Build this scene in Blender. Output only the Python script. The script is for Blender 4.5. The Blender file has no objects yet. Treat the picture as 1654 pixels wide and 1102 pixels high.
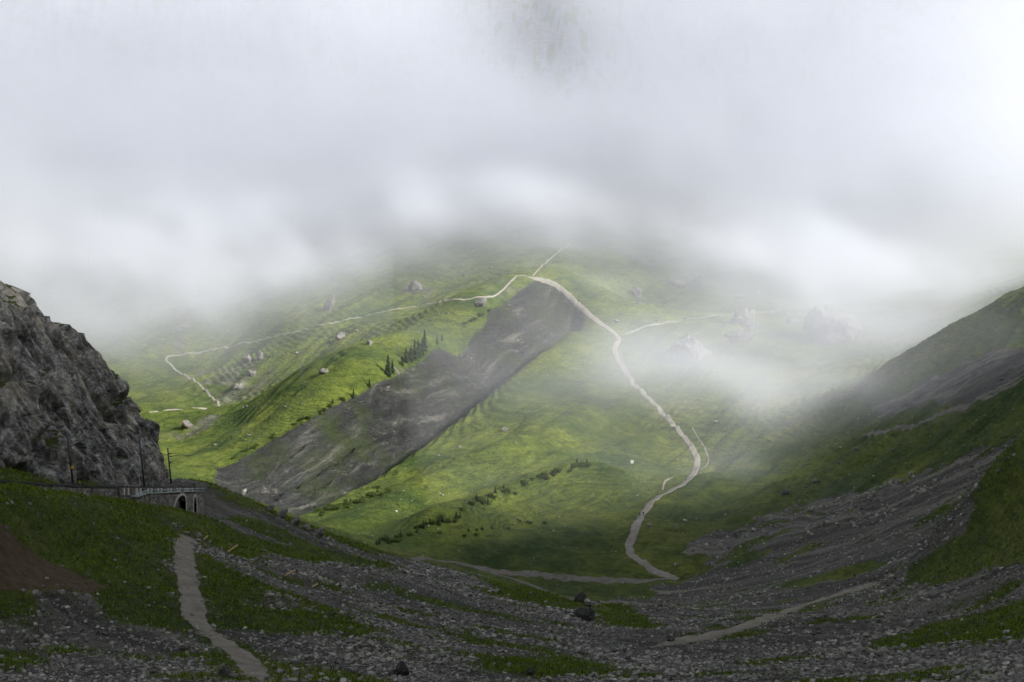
import bpy, bmesh, math, random
import numpy as np
from math import radians, sin, cos, tan, pi
from mathutils import Vector, Matrix
random.seed(7); RNG = np.random.default_rng(11)
SC = bpy.context.scene
COL = SC.collection

# ------------------------------------------------------------------ camera
PITCH = radians(6.3)                       # looking down into the valley
FPX, PW, PH = 2272.0, 1654.0, 1102.0
cam_d = bpy.data.cameras.new("camera"); cam = bpy.data.objects.new("camera", cam_d)
COL.objects.link(cam); SC.camera = cam
cam_d.sensor_width = 36.0; cam_d.lens = 36.0*FPX/PW
cam_d.clip_start = 0.5; cam_d.clip_end = 9000
cam.location = (0, 0, 0); cam.rotation_euler = (pi/2-PITCH, 0, 0)

# ------------------------------------------------------------------ light
SUN_AZ, SUN_EL = radians(113), radians(33)  # azimuth clockwise from +Y (view direction)
world = bpy.data.worlds.new("World"); SC.world = world; world.use_nodes = True
nt = world.node_tree; bgn = nt.nodes['Background']
sky = nt.nodes.new('ShaderNodeTexSky'); sky.sky_type = 'NISHITA'; sky.sun_disc = False
sky.sun_elevation = SUN_EL; sky.sun_rotation = SUN_AZ; sky.altitude = 1500
sky.air_density = 1.0; sky.dust_density = 2.0
hs = nt.nodes.new('ShaderNodeHueSaturation'); hs.inputs['Saturation'].default_value = 0.22
nt.links.new(sky.outputs[0], hs.inputs['Color']); nt.links.new(hs.outputs[0], bgn.inputs[0]); bgn.inputs[1].default_value = 0.10
sd = bpy.data.lights.new("sun", 'SUN'); sun = bpy.data.objects.new("sun", sd); COL.objects.link(sun)
sd.energy = 4.6; sd.angle = radians(8); sd.color = (1.0, 0.955, 0.87)
S_DIR = Vector((sin(SUN_AZ)*cos(SUN_EL), cos(SUN_AZ)*cos(SUN_EL), sin(SUN_EL)))
sun.rotation_euler = (-S_DIR).to_track_quat('-Z', 'Y').to_euler()
sun.location = S_DIR*600
SC.view_settings.view_transform = 'Standard'; SC.view_settings.look = 'None'
SC.view_settings.exposure = 1.22; SC.view_settings.gamma = 1.0
# ------------------------------------------------------------------ small maths
def k_row(py): return math.tan(PITCH + math.atan((py-PH/2)/FPX))
def ray(px, py):
    u = (np.asarray(px, float)-PW/2)/FPX; v = (np.asarray(py, float)-PH/2)/FPX
    return u, cos(PITCH)-v*sin(PITCH), -sin(PITCH)-v*cos(PITCH)
def at(px, py, Y):                       # a point seen at (px,py) at ground distance Y
    dx, dy, dz = ray(px, py); t = Y/dy
    return (float(dx*t), float(Y), float(dz*t))
def _hash(ix, iy, seed):
    h = (ix.astype(np.int64)*374761393 + iy.astype(np.int64)*668265263 + seed*974711) & 0xFFFFFFFF
    h = ((h ^ (h >> 13))*1274126177) & 0xFFFFFFFF
    return ((h ^ (h >> 16)) & 0xFFFF)/65535.0
def vnoise(x, y, seed=0):
    ix = np.floor(x); iy = np.floor(y); fx = x-ix; fy = y-iy
    fx = fx*fx*fx*(fx*(fx*6-15)+10); fy = fy*fy*fy*(fy*(fy*6-15)+10)
    a = _hash(ix, iy, seed); b = _hash(ix+1, iy, seed); c = _hash(ix, iy+1, seed); d = _hash(ix+1, iy+1, seed)
    return (a+(b-a)*fx+(c-a)*fy+(a-b-c+d)*fx*fy)*2-1
def fbm(x, y, octv=4, seed=0, gain=0.5, ridge=False):
    s = np.zeros_like(x, float); a = 1.0; n = 0.0
    c, sn = cos(0.6), sin(0.6)
    for o in range(octv):
        v = vnoise(x, y, seed+o*17)
        if ridge: v = 1-2*np.abs(v)
        s += a*v; n += a; a *= gain
        x, y = (x*c-y*sn)*2.03+5.1, (x*sn+y*c)*2.03-3.7
    return s/n
def vn3(x, y, z, seed):
    ix, iy, iz = np.floor(x), np.floor(y), np.floor(z)
    f = [t-i for t, i in ((x, ix), (y, iy), (z, iz))]; f = [t*t*(3-2*t) for t in f]
    def h(a, b, c): return _hash(ix+a+(iz+c)*57.0, iy+b+(iz+c)*131.0, seed)
    r = 0
    for c in (0, 1):
        wz = f[2] if c else 1-f[2]
        for b_ in (0, 1):
            wy = f[1] if b_ else 1-f[1]
            for a in (0, 1):
                wx = f[0] if a else 1-f[0]
                r = r+h(a, b_, c)*wx*wy*wz
    return r*2-1
def fbm3(x, y, z, o, seed):
    s = 0; a = 1.0; n = 0
    for i in range(o):
        s = s+a*vn3(x, y, z, seed+i*13); n += a; a *= 0.55; x, y, z = x*2.02+3.1, y*2.02+1.7, z*2.02-2.3
    return s/n
def smooth(a, b, x):
    t = np.clip((x-a)/(b-a), 0, 1); return t*t*(3-2*t)

# ------------------------------------------------------------------ terrain skeleton: (pixel x, pixel y, ground distance)
CP = [
 # foreground talus, front edge to back
 (-200,1120,92),(0,1102,95),(300,1102,100),(640,1102,120),(900,1102,132),(1200,1102,128),(1654,1102,100),(1850,1102,92),
 (0,1000,125),(300,1000,132),(640,1000,172),(900,1000,228),(1060,1040,190),(1200,1000,212),(1654,1040,128),(1400,1060,145),
 (-150,900,125),(0,900,134),(310,900,160),(470,925,190),(640,935,220),(620,960,200),
 (320,768,262),(350,778,260),(420,818,262),(470,840,266),(520,862,268),(570,880,275),(620,895,290),(700,910,330),(760,922,370),
 (850,935,398),(900,950,392),(940,975,350),(1000,980,320),(1000,940,398),(1090,935,400),(1100,980,280),(1654,900,205),(1500,960,220),(1300,990,225),(1750,960,165),
 (-120,840,128),(0,850,142),(150,870,157),(250,850,186),(340,860,215),(400,880,226),
 (-100,790,130),(0,795,151),(130,801,176),(200,811,198),(310,828,236),
 (0,752,172),(100,778,203),(200,785,226),(278,784,262),(0,778,156),(130,788,182),(240,792,214),
 # hidden valley behind the near crest
 (345,800,330),(420,850,340),(520,880,345),(620,900,360),(345,790,400),(420,835,430),(285,785,330),(200,800,400),(100,760,500),
 (100,720,600),(-100,800,300),
 # scar top edge
 (350,755,560),(430,710,585),(520,660,612),(620,600,650),(700,550,700),(790,490,760),(835,462,800),(868,448,822),
 (905,458,822),(930,482,812),(948,505,800),
 # lit crest and the foot of the scar behind it
 (500,838,470),(550,815,498),(600,790,525),(650,757,560),(700,715,600),(750,677,636),(800,640,672),(880,575,730),(940,525,785),
 (420,812,520),(500,845,520),(600,798,572),(700,722,640),(800,648,705),(880,580,752),(925,532,790),
 # far left slope
 (300,700,650),(285,740,600),(380,690,640),(600,560,745),(500,600,745),(420,640,725),(600,520,800),(700,500,805),(800,450,865),(650,450,925),
 (500,500,880),(500,450,950),(400,600,790),(300,600,850),(355,655,755),(265,575,860),(240,665,725),(200,560,900),(100,560,920),
 (300,450,1020),(100,450,1060),(560,400,1040),(400,350,1180),(700,380,1040),(870,400,945),(760,420,950),(870,430,870),
 (800,300,1280),(300,300,1280),(0,300,1280),(0,450,1080),(-300,400,1100),(-300,600,700),
 # lit meadow
 (620,872,440),(560,862,445),(620,830,478),(700,895,405),(700,855,445),(700,780,530),(800,800,505),(800,700,600),(800,880,425),(900,850,455),
 (900,760,540),(900,640,670),(940,600,720),(950,770,530),(1000,545,775),(1000,620,700),(1000,700,615),(1000,800,508),
 (1090,690,640),(1130,745,570),(1060,800,505),(1035,831,475),(1015,885,432),(1060,900,420),(900,910,412),
 # bowl to the right of the path
 (1100,600,715),(1200,650,655),(1200,720,580),(1200,800,500),(1150,870,430),(1200,900,398),(1100,500,850),(1000,480,890),
 (1200,530,800),(1200,565,735),(1300,585,735),(1350,540,790),(1400,480,900),(1200,430,990),(1500,455,950),(1400,380,1110),
 (1600,420,1000),(1300,300,1280),(1000,400,1010),(1700,300,1280),(1800,400,1050),
 # ribs rising to the right
 (1660,512,520),(1560,538,560),(1480,560,600),(1410,605,640),(1750,515,500),(1660,560,480),(1500,625,545),
 (1660,615,430),(1560,660,455),(1400,700,525),(1300,720,560),(1750,580,410),
 (1660,700,372),(1500,760,402),(1400,800,425),(1300,850,402),(1660,770,322),(1740,720,330),(1500,850,332),(1400,900,325),(1300,930,345),(1440,940,296),
 # near dark hill, right
 (1700,690,240),(1654,745,244),(1600,808,248),(1545,868,250),(1480,925,248),(1654,850,214),(1600,890,222),(1500,945,232),(1800,600,235),
]
_cr = [(470,850,455),(500,838,470),(550,814,498),(600,789,526),(650,754,560),(700,716,598),(750,678,636),(800,636,676),(850,594,710),(900,556,745),(945,520,786)]
for (a, b_), i in zip(zip(_cr[:-1], _cr[1:]), range(99)):
    for t in (0.0, 0.5):
        q = [a[k]*(1-t)+b_[k]*t for k in range(3)]; CP.append(tuple(q)); CP.append((q[0]-6, q[1]-2, q[2]+30))
_dr = {(500,838,470),(550,815,498),(600,790,525),(650,757,560),(700,715,600),(750,677,636),(800,640,672),(880,575,730),(940,525,785),(500,845,520),(600,798,572),(700,722,640),(800,648,705),(880,580,752),(925,532,790)}
CP = [c for c in CP if c not in _dr]
XYZ = [at(*c) for c in CP]
XYZ += [(0,0,-1.7),(0,-8,-1.2),(0,50,-22),(-25,60,-27),(30,60,-27),(0,25,-10.5),(-40,30,-9),(40,30,-12),(0,-60,22),(-80,-20,14),(90,-20,8),(-85,90,-12),
 (85,100,-14),(120,170,0),(150,240,18),(-100,160,-28),(-110,230,-40),(-180,300,-60),(-160,120,0),(0,-250,120),(-250,-100,90),(250,-100,90),
 (220,330,40),(240,200,80),(300,420,40),(360,600,20),(420,800,0),(-300,300,-80),(-350,500,-90),(-400,800,-60),(-450,1100,0),(-200,600,-122),
 (0,1500,60),(-300,1500,50),(300,1500,60),(600,1100,20),(600,1500,90),(0,1900,190),(-500,1900,150),(500,1900,180),(900,700,120),(-800,700,60),(-800,100,120),(900,100,200),(-800,1900,200),(900,1900,220)]
XYZ = np.array(XYZ)
def tps_fit(P, lam=0.0):
    n = len(P); X = P[:, :2]/500.0
    r2 = ((X[:, None]-X[None])**2).sum(-1)
    K = 0.5*r2*np.log(r2+1e-12)+np.eye(n)*lam
    A = np.zeros((n+3, n+3)); A[:n, :n] = K; A[:n, n] = 1; A[:n, n+1:] = X; A[n, :n] = 1; A[n+1:, :n] = X.T
    return X, np.linalg.solve(A, np.concatenate([P[:, 2], [0, 0, 0]]))
TX, TW = tps_fit(XYZ, 2e-4)
def tps(x, y):
    out = np.empty(x.shape); xf = x.ravel()/500.0; yf = y.ravel()/500.0; of = out.ravel(); n = len(TX)
    for i in range(0, xf.size, 20000):
        a = xf[i:i+20000]; b = yf[i:i+20000]
        r2 = (a[:, None]-TX[None, :, 0])**2+(b[:, None]-TX[None, :, 1])**2
        of[i:i+20000] = (0.5*r2*np.log(r2+1e-12))@TW[:n]+TW[n]+a*TW[n+1]+b*TW[n+2]
    return of.reshape(x.shape)
GX0, GY0, GS = -900.0, -300.0, 5.0
gx = np.arange(GX0, 900+GS, GS); gy = np.arange(GY0, 1950+GS, GS)
BASE = tps(*np.meshgrid(gx, gy))         # [iy, ix]
BASE = np.clip(BASE, -150, 420)
def bspl(t): return (1-t)**3/6, (3*t**3-6*t**2+4)/6, (-3*t**3+3*t**2+3*t+1)/6, t**3/6
def base_h(x, y):
    fx = np.clip((x-GX0)/GS, 1.001, len(gx)-3.001); fy = np.clip((y-GY0)/GS, 1.001, len(gy)-3.001)
    ix = fx.astype(int); iy = fy.astype(int); wx = bspl(fx-ix); wy = bspl(fy-iy)
    s = 0
    for j in range(4):
        r = 0
        for i in range(4): r = r+wx[i]*BASE[iy+j-1, ix+i-1]
        s = s+wy[j]*r
    return s
def cast(px, py, hf, y0=85.0, y1=1800.0):   # where does the sight line meet the ground
    px = np.atleast_1d(np.asarray(px, float)); py = np.atleast_1d(np.asarray(py, float))
    dx, dy, dz = ray(px, py); Y = y0*np.ones_like(px); done = np.zeros(px.shape, bool); prev = Y.copy()
    while True:
        live = ~done & (Y < y1)
        if not live.any(): break
        t = Y/dy; below = (dz*t < hf(dx*t, Y)) & live
        done |= below; adv = live & ~below
        prev[adv] = Y[adv]; Y[adv] *= 1.006
    lo, hi = prev.copy(), Y.copy()
    for _ in range(12):
        m = (lo+hi)/2; t = m/dy; b = dz*t < hf(dx*t, m); hi = np.where(b, m, hi); lo = np.where(b, lo, m)
    t = hi/dy; return dx*t, hi, dz*t
def seg_dist(x, y, pts, closed=False):     # distance to a polyline; also the parameter along it
    d = np.full(x.shape, 1e9); n = len(pts)
    for i in range(n if closed else n-1):
        ax, ay = pts[i]; bx, by = pts[(i+1) % n]; ex, ey = bx-ax, by-ay
        t = np.clip(((x-ax)*ex+(y-ay)*ey)/(ex*ex+ey*ey+1e-9), 0, 1)
        d = np.minimum(d, np.hypot(x-ax-t*ex, y-ay-t*ey))
    return d
def sdf(x, y, pts):                        # signed distance, positive inside
    ins = np.zeros(x.shape, bool); n = len(pts)
    for i in range(n):
        ax, ay = pts[i]; bx, by = pts[(i+1) % n]
        c = ((ay > y) != (by > y)) & (x < (bx-ax)*(y-ay)/((by-ay) if abs(by-ay) > 1e-9 else 1e-9)+ax)
        ins ^= c
    d = seg_dist(x, y, pts, True)
    return np.where(ins, d, -d)
def world_poly(pp):                        # pixel outline -> outline on the ground
    a = np.array(pp, float); X, Y, Z = cast(a[:, 0], a[:, 1], base_h)
    return list(zip(X, Y))
def dense(pp, n):                          # Catmull-Rom through pixel points
    p = [np.array(q, float) for q in pp]; p = [2*p[0]-p[1]]+p+[2*p[-1]-p[-2]]; out = []
    for i in range(1, len(p)-2):
        for k in range(n):
            t = k/n
            out.append(0.5*(2*p[i]+(p[i+1]-p[i-1])*t+(2*p[i-1]-5*p[i]+4*p[i+1]-p[i+2])*t*t+(3*p[i]-p[i-1]-3*p[i+1]+p[i+2])*t**3))
    out.append(p[-2]); return np.array(out)

# scar outline in the world: its grassy upper edge, the rim and the crest that hides its foot
SCAR_W = [at(*c)[:2] for c in [(345,757,560),(430,710,585),(520,660,612),(620,600,650),(700,550,700),(790,490,760),(835,462,800),(868,448,822),
 (905,458,822),(930,482,812),(948,508,798),(880,573,738),(800,638,680),(750,675,643),(700,713,607),(650,755,567),(600,788,532),(550,815,505),(500,842,478),(420,830,440),(350,800,430)]]
CREST_W = [at(*c)[:2] for c in _cr]
# the railway bench: valley-side edge of the track (x, z) and the foot of its wall, by ground distance y
_rt = [at(-260,772,118), at(0,777,151), at(60,781.5,163), at(130,785.5,181), at(180,787,193), at(230,788,207), at(265,788,219), at(300,787.5,233), at(313,787.5,240)]
RT = np.array([(-55.5,60,_rt[0][2]+14)]+_rt)
_rb = [at(-260,776,118), at(0,783,151), at(60,788,163), at(130,796,181), at(175,803,192), at(205,806,200), at(226,812,207), at(281,826,226), at(308,830,238), at(330,832,246)]
RB = np.array(_rb)
def rail_x(y): return np.interp(y, RT[:, 1], RT[:, 0])
def rail_z(y): return np.interp(y, RT[:, 1], RT[:, 2])
def rail_b(y): return np.interp(y, RB[:, 1], RB[:, 2])
EDGE_W = [at(*c)[:2] for c in [(350,755,560),(430,710,585),(520,660,612),(620,600,650),(700,550,700),(790,490,760),(835,462,800),(868,448,822)]]
SHOULDER = [at(*c)[:2] for c in [(1800,560,230),(1720,660,238),(1654,742,243),(1600,805,247),(1548,864,250)]]
MOUNDS = [([at(*c)[:2] for c in l], a, w) for l, a, w in [([(575,850,452),(640,815,490),(740,768,542),(850,738,568)], 5.0, 13), ([(720,866,434),(800,812,488),(880,790,512),(960,775,528)], 6.0, 12),
 ([(1010,785,520),(1090,772,530)], 3.0, 12), ([(870,700,600),(960,665,640)], 4.0, 14), ([(660,860,440),(700,885,420)], 3.0, 12)]]
RIB_A = math.atan2(815-560, 12+117)        # strike of the ribs
def inside(x, y, poly, w): return smooth(-w, w, sdf(x, y, poly))
def dc_(x, y):
    o = np.full_like(x, 99.0); m = (x > -190) & (x < 150) & (y > 340) & (y < 900)
    if m.any(): o[m] = seg_dist(x[m], y[m], CREST_W)
    m = (x > -230) & (x < 130) & (y > 440) & (y < 940)
    if m.any(): o[m] = np.minimum(o[m], seg_dist(x[m], y[m], EDGE_W)+3)
    return o
def height(x, y):
    h = base_h(x, y); r = np.hypot(x, y)
    far = smooth(330, 460, r); near = 1-far
    # broad swells
    h = h+far*1.6*fbm(x/38, y/38, 3, 1)*smooth(5, 60, dc_(x, y))+near*0.7*fbm(x/22, y/22, 3, 2)*smooth(20, 90, r)
    dc = np.full_like(h, 99.0)
    cb = (x > -130) & (x < 90) & (y > 400) & (y < 860)
    if cb.any():
        dl = seg_dist(x[cb], y[cb], CREST_W); dc[cb] = dl; e = np.zeros_like(h); e[cb] = 2.2*np.exp(-(dl/7.0)**2); h = h+e
    ms = (x > 40) & (x < 160) & (y > 180) & (y < 330)
    if ms.any():
        e = np.zeros_like(h); e[ms] = 5.5*np.exp(-(seg_dist(x[ms], y[ms], SHOULDER)/11)**2)*(1+0.35*fbm(x[ms]/9, y[ms]/9, 4, 91)); h = h+e
    # rounded mounds of the lit meadow
    mb_ = (x > -120) & (x < 120) & (y > 400) & (y < 640)
    if mb_.any():
        e = np.zeros_like(h)
        for ln, a_, w_ in MOUNDS: e[mb_] += a_*np.exp(-(seg_dist(x[mb_], y[mb_], ln)/w_)**2)
        h = h+e
    # ribs along the strike (left slope and lit ridge)
    ca, sa = cos(RIB_A), sin(RIB_A)
    u = x*ca+y*sa; v = -x*sa+y*ca
    wr = far*(1-smooth(60, 200, x-0.1*y+40))*(0.15+0.85*smooth(8, 45, dc_(x, y)))
    h = h+wr*(2.6*fbm(u/120, v/17, 3, 5)+0.9*fbm(u/60, v/5, 2, 9))
    # the scar is cut below the turf and gullied
    bb = (x > -220) & (x < 75) & (y > 400) & (y < 860)
    sc = np.zeros_like(h)
    if bb.any():
        s = sdf(x[bb], y[bb], SCAR_W); w = smooth(-1.0, 7.0, s+2.0*fbm(x[bb]/16, y[bb]/16, 4, 21))
        xb, yb = x[bb], y[bb]
        q_ = xb*0.80+yb*0.60; p_ = -xb*0.60+yb*0.80; g = 0.7*fbm(q_/42+3, p_/7.5, 4, 31, ridge=True)+0.5*fbm(q_/30, p_/22, 2, 35)
        sc[bb] = w*(-6.5+2.6*fbm((xb*ca+yb*sa)/70, (-xb*sa+yb*ca)/6, 4, 38, ridge=True)+2.6*g+0.9*fbm(xb/4, yb/4, 3, 33))*smooth(-2, 14, dc_(xb, yb)+4)
    h = h+sc
    # cattle terraces on the grassy slopes
    tz = base_h(x, y)+0.9*fbm(x/25, y/25, 2, 41)
    am = smooth(0.1, 0.5, fbm(x/60, y/60, 2, 43)+0.25)*far
    h = h+0.30*am*np.sin(tz*2*pi/1.6)*(sc > -0.5)+0.9*far*fbm(x/13, y/13, 3, 44)*(0.3+0.7*smooth(5, 40, dc_(x, y)))+0.55*far*fbm(u/26, v/3.2, 3, 47)*(1-smooth(150, 260, x))
    # rough ground
    h = h+far*0.45*fbm(x/6, y/6, 4, 51)+near*smooth(20, 90, r)*(0.28*fbm(x/4.5, y/4.5, 3, 53)+0.10*fbm(x/0.9, y/0.9, 2, 57))
    # ribs on the right flank
    wq = smooth(60, 140, x)*smooth(260, 330, y)*(1-smooth(700, 850, y))
    h = h+wq*2.2*fbm((x+y*0.5)/60, (y-x*0.5)/12, 3, 61, ridge=True)
    # unseen high shoulder added beyond the right edge to shadow the foreground
    d = x-0.41*np.maximum(y, 60)-10
    h = h+smooth(0, 75, d)*(130-100*smooth(160, 285, y)-30*smooth(285, 420, y))*smooth(-150, 60, y)*(1+0.15*fbm(x/50, y/50, 4, 81))
    rc = (x > -70) & (x < -40) & (y > 60) & (y < 262)
    if rc.any():
        xx, yy, hh = x[rc], y[rc], h[rc]; e = rail_x(yy); end = 1-smooth(243, 262, yy)
        up = smooth(-8, -4.5, xx-e)*(1-smooth(-1.6, -0.9, xx-e))*end; hh = hh*(1-up)+up*(rail_z(yy)-0.45)
        dn = smooth(-1.6, -0.9, xx-e)*(1-smooth(3, 10, xx-e))*end*smooth(85, 110, yy); hh = hh*(1-dn)+dn*(rail_b(yy)+0.05+(hh-base_h(xx, yy))*0.5-0.25*np.maximum(xx-e, 0))
        h = h.copy(); h[rc] = hh
    # far faces turn craggy
    h = h+smooth(1090, 1480, y)*(210+70*np.exp(-((x-20)/130)**2))+smooth(1080, 1350, y)*(26*fbm(x/85, y/120, 6, 71, ridge=True))
    return h

def cast_polar(px, py, r0=84.0):
    px = np.atleast_1d(np.asarray(px, float)); py = np.atleast_1d(np.asarray(py, float)); dx, dy, dz = ray(px, py)
    a = np.arctan2(dx, dy); sl = dz/np.hypot(dx, dy); out = np.zeros((3, len(px)))
    for i in range(len(px)):
        j = np.clip(np.searchsorted(az, a[i]), 1, len(az)-1); t = (a[i]-az[j-1])/(az[j]-az[j-1]); zz = PZ[:, j-1]*(1-t)+PZ[:, j]*t
        bel = (sl[i]*rad < zz) & (rad > r0); k = int(np.argmax(bel)) if bel.any() else len(rad)-1
        f0 = zz[k-1]-sl[i]*rad[k-1]; f1 = zz[k]-sl[i]*rad[k]; tt = f0/(f0-f1+1e-12); r = rad[k-1]+(rad[k]-rad[k-1])*np.clip(tt, 0, 1)
        out[:, i] = (r*sin(a[i]), r*cos(a[i]), sl[i]*r)
    return out
# ------------------------------------------------------------------ ground cover regions (outlined where they lie on the ground)
P_SCREE = world_poly([(352,790),(420,820),(520,864),(620,897),(700,914),(760,928),(800,950),(860,982),(930,988),(985,972),(1060,964),(1100,940),(1135,915),
 (1140,870),(1230,832),(1330,800),(1450,778),(1560,748),(1690,700)])+[(260,300),(260,100),(100,0),(-100,0),(-140,100),(-130,200),(-90,262)]
P_GRASS = [world_poly(q) for q in [
 [(-200,725),(0,742),(60,765),(100,783),(130,800),(200,811),(300,830),(345,862),(300,868),(284,880),(282,930),(292,985),(318,1022),(250,1012),(180,985),(150,962),(60,955),(0,965),(-200,985)],
 [(320,893),(345,903),(385,925),(430,945),(480,960),(530,978),(575,1003),(603,1023),(540,1026),(450,1020),(360,1010),(330,1002),(318,950),(312,915)],
 [(312,832),(352,850),(400,868),(450,880),(540,895),(640,912),(620,918),(520,908),(430,895),(432,915),(400,900),(350,882),(310,862)],
 [(330,772),(352,772),(400,805),(420,822),(400,815),(360,792)],
 [(960,975),(1000,978),(1060,1000),(1050,1012),(990,1010),(965,1000)],
 [(1260,945),(1350,925),(1430,910),(1425,916),(1350,935),(1265,955)],
 [(1440,942),(1500,915),(1560,875),(1600,808),(1654,745),(1800,640),(1850,850),(1654,905),(1560,930),(1480,944)],
 [(1400,1040),(1500,1012),(1654,975),(1750,960),(1750,1000),(1654,1025),(1540,1040),(1450,1055)],
 [(790,1065),(900,1062),(1010,1075),(1000,1090),(860,1095),(780,1085)],
 [(330,1030),(350,1032),(400,1065),(440,1100),(425,1100),(380,1070)],
 [(1210,1000),(1300,985),(1290,992),(1220,1006)],
]]
P_DIRT = world_poly([(-60,868),(0,878),(60,900),(110,925),(172,952),(150,962),(90,958),(0,955),(-60,950)])
P_GREY = [world_poly(q) for q in [
 [(1400,668),(1500,612),(1654,560),(1700,560),(1700,600),(1560,652),(1470,668)],
 [(430,955),(470,965),(500,980),(470,985),(420,972)],
]]
P_GREYF = [world_poly(q) for q in [
 [(310,590),(420,575),(450,610),(420,650),(330,640),(300,610)],
 [(1390,590),(1470,575),(1480,610),(1400,650)],[(800,455),(870,445),(880,460),(800,480)],
]]
def masks(x, y):
    n1 = fbm(x/7, y/7, 4, 101); n2 = fbm(x/25, y/25, 3, 103); r = np.hypot(x, y)
    scree = smooth(-1.5, 1.5, sdf(x, y, P_SCREE)+2.2*n1+smooth(300, 380, r)*(5*n2+9*n1))
    g = np.zeros_like(x)
    for p in P_GRASS: g = np.maximum(g, smooth(-2.2, 2.2, sdf(x, y, p)+3.2*n1+0.5))
    # thin turf among the stones
    turf = smooth(0.22, 0.5, fbm(x/16, y/9, 5, 107)+0.05)
    grey = np.zeros_like(x)
    for p in P_GREY: grey = np.maximum(grey, smooth(-3, 3, sdf(x, y, p)+4*n1))
    for p in P_GREYF: grey = np.maximum(grey, 0.5*smooth(-14, 14, sdf(x, y, p)+20*n1))
    far = smooth(480, 600, r)
    grey = np.maximum(grey, far*0.55*smooth(0.25, 0.6, fbm(x/30, y/55, 5, 109))*(1-smooth(-60, 0, x)*(1-smooth(800, 900, y))))
    scree = np.maximum(scree*(1-g)*(1-0.8*turf), grey)
    s = sdf(x, y, SCAR_W)
    scar = smooth(-0.5, 2.5, s+2.0*fbm(x/16, y/16, 4, 21)+0.8*fbm(x/4, y/4, 3, 22))
    dirt = smooth(-1, 1, sdf(x, y, P_DIRT)+1.0*n1)
    rock = smooth(1120, 1300, y+60*n2)*smooth(-0.25, 0.1, n1+0.2)
    return scree, scar, dirt, rock

# ------------------------------------------------------------------ node helpers
class NB:
    def __init__(s, name):
        s.m = bpy.data.materials.new(name); s.m.use_nodes = True; s.t = s.m.node_tree; s.t.nodes.clear()
        s.out = s.n('ShaderNodeOutputMaterial')
    def n(s, k, **kw):
        q = s.t.nodes.new(k)
        for a, b in kw.items(): setattr(q, a, b)
        return q
    def put(s, sock, v):
        if isinstance(v, bpy.types.NodeSocket): s.t.links.new(v, sock)
        elif isinstance(v, tuple) and len(v) == 3 and sock.type == 'RGBA': sock.default_value = (*v, 1)
        else: sock.default_value = v
    def obj(s): return s.n('ShaderNodeTexCoord').outputs['Object']
    def pos(s): return s.n('ShaderNodeNewGeometry').outputs['Position']
    def scale(s, vec, sc):
        q = s.n('ShaderNodeVectorMath', operation='MULTIPLY'); s.put(q.inputs[0], vec); q.inputs[1].default_value = sc; return q.outputs[0]
    def noise(s, vec, scale, detail=4, rough=0.55, dist=0):
        q = s.n('ShaderNodeTexNoise'); s.put(q.inputs['Vector'], vec); q.inputs['Scale'].default_value = scale
        q.inputs['Detail'].default_value = detail; q.inputs['Roughness'].default_value = rough; q.inputs['Distortion'].default_value = dist
        return q.outputs['Fac']
    def vor(s, vec, scale, feat='F1', out='Distance'):
        q = s.n('ShaderNodeTexVoronoi', feature=feat); s.put(q.inputs['Vector'], vec); q.inputs['Scale'].default_value = scale; return q.outputs[out]
    def math(s, op, a, b=0.0, c=None, clamp=False):
        q = s.n('ShaderNodeMath', operation=op, use_clamp=clamp); s.put(q.inputs[0], a); s.put(q.inputs[1], b)
        if c is not None: s.put(q.inputs[2], c)
        return q.outputs[0]
    def ramp(s, f, a, b, lo=0.0, hi=1.0):
        q = s.n('ShaderNodeMapRange'); s.put(q.inputs[0], f); q.inputs[1].default_value = a; q.inputs[2].default_value = b
        q.inputs[3].default_value = lo; q.inputs[4].default_value = hi; return q.outputs[0]
    def mix(s, f, a, b, mode='MIX'):
        q = s.n('ShaderNodeMix', data_type='RGBA', blend_type=mode); s.put(q.inputs[0], f); s.put(q.inputs[6], a); s.put(q.inputs[7], b); return q.outputs[2]
    def attr(s, name):
        q = s.n('ShaderNodeAttribute', attribute_name=name); return q.outputs['Fac']
    def bump(s, h, strength, dist):
        q = s.n('ShaderNodeBump'); s.put(q.inputs['Height'], h); q.inputs['Strength'].default_value = strength; q.inputs['Distance'].default_value = dist
        return q.outputs[0]
    def bsdf(s, col, rough=0.9, normal=None, spec=0.2, metal=0.0):
        q = s.n('ShaderNodeBsdfPrincipled'); s.put(q.inputs['Base Color'], col); s.put(q.inputs['Roughness'], rough)
        q.inputs['Specular IOR Level'].default_value = spec; q.inputs['Metallic'].default_value = metal
        if normal is not None: s.put(q.inputs['Normal'], normal)
        s.t.links.new(q.outputs[0], s.out.inputs[0]); return q

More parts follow.
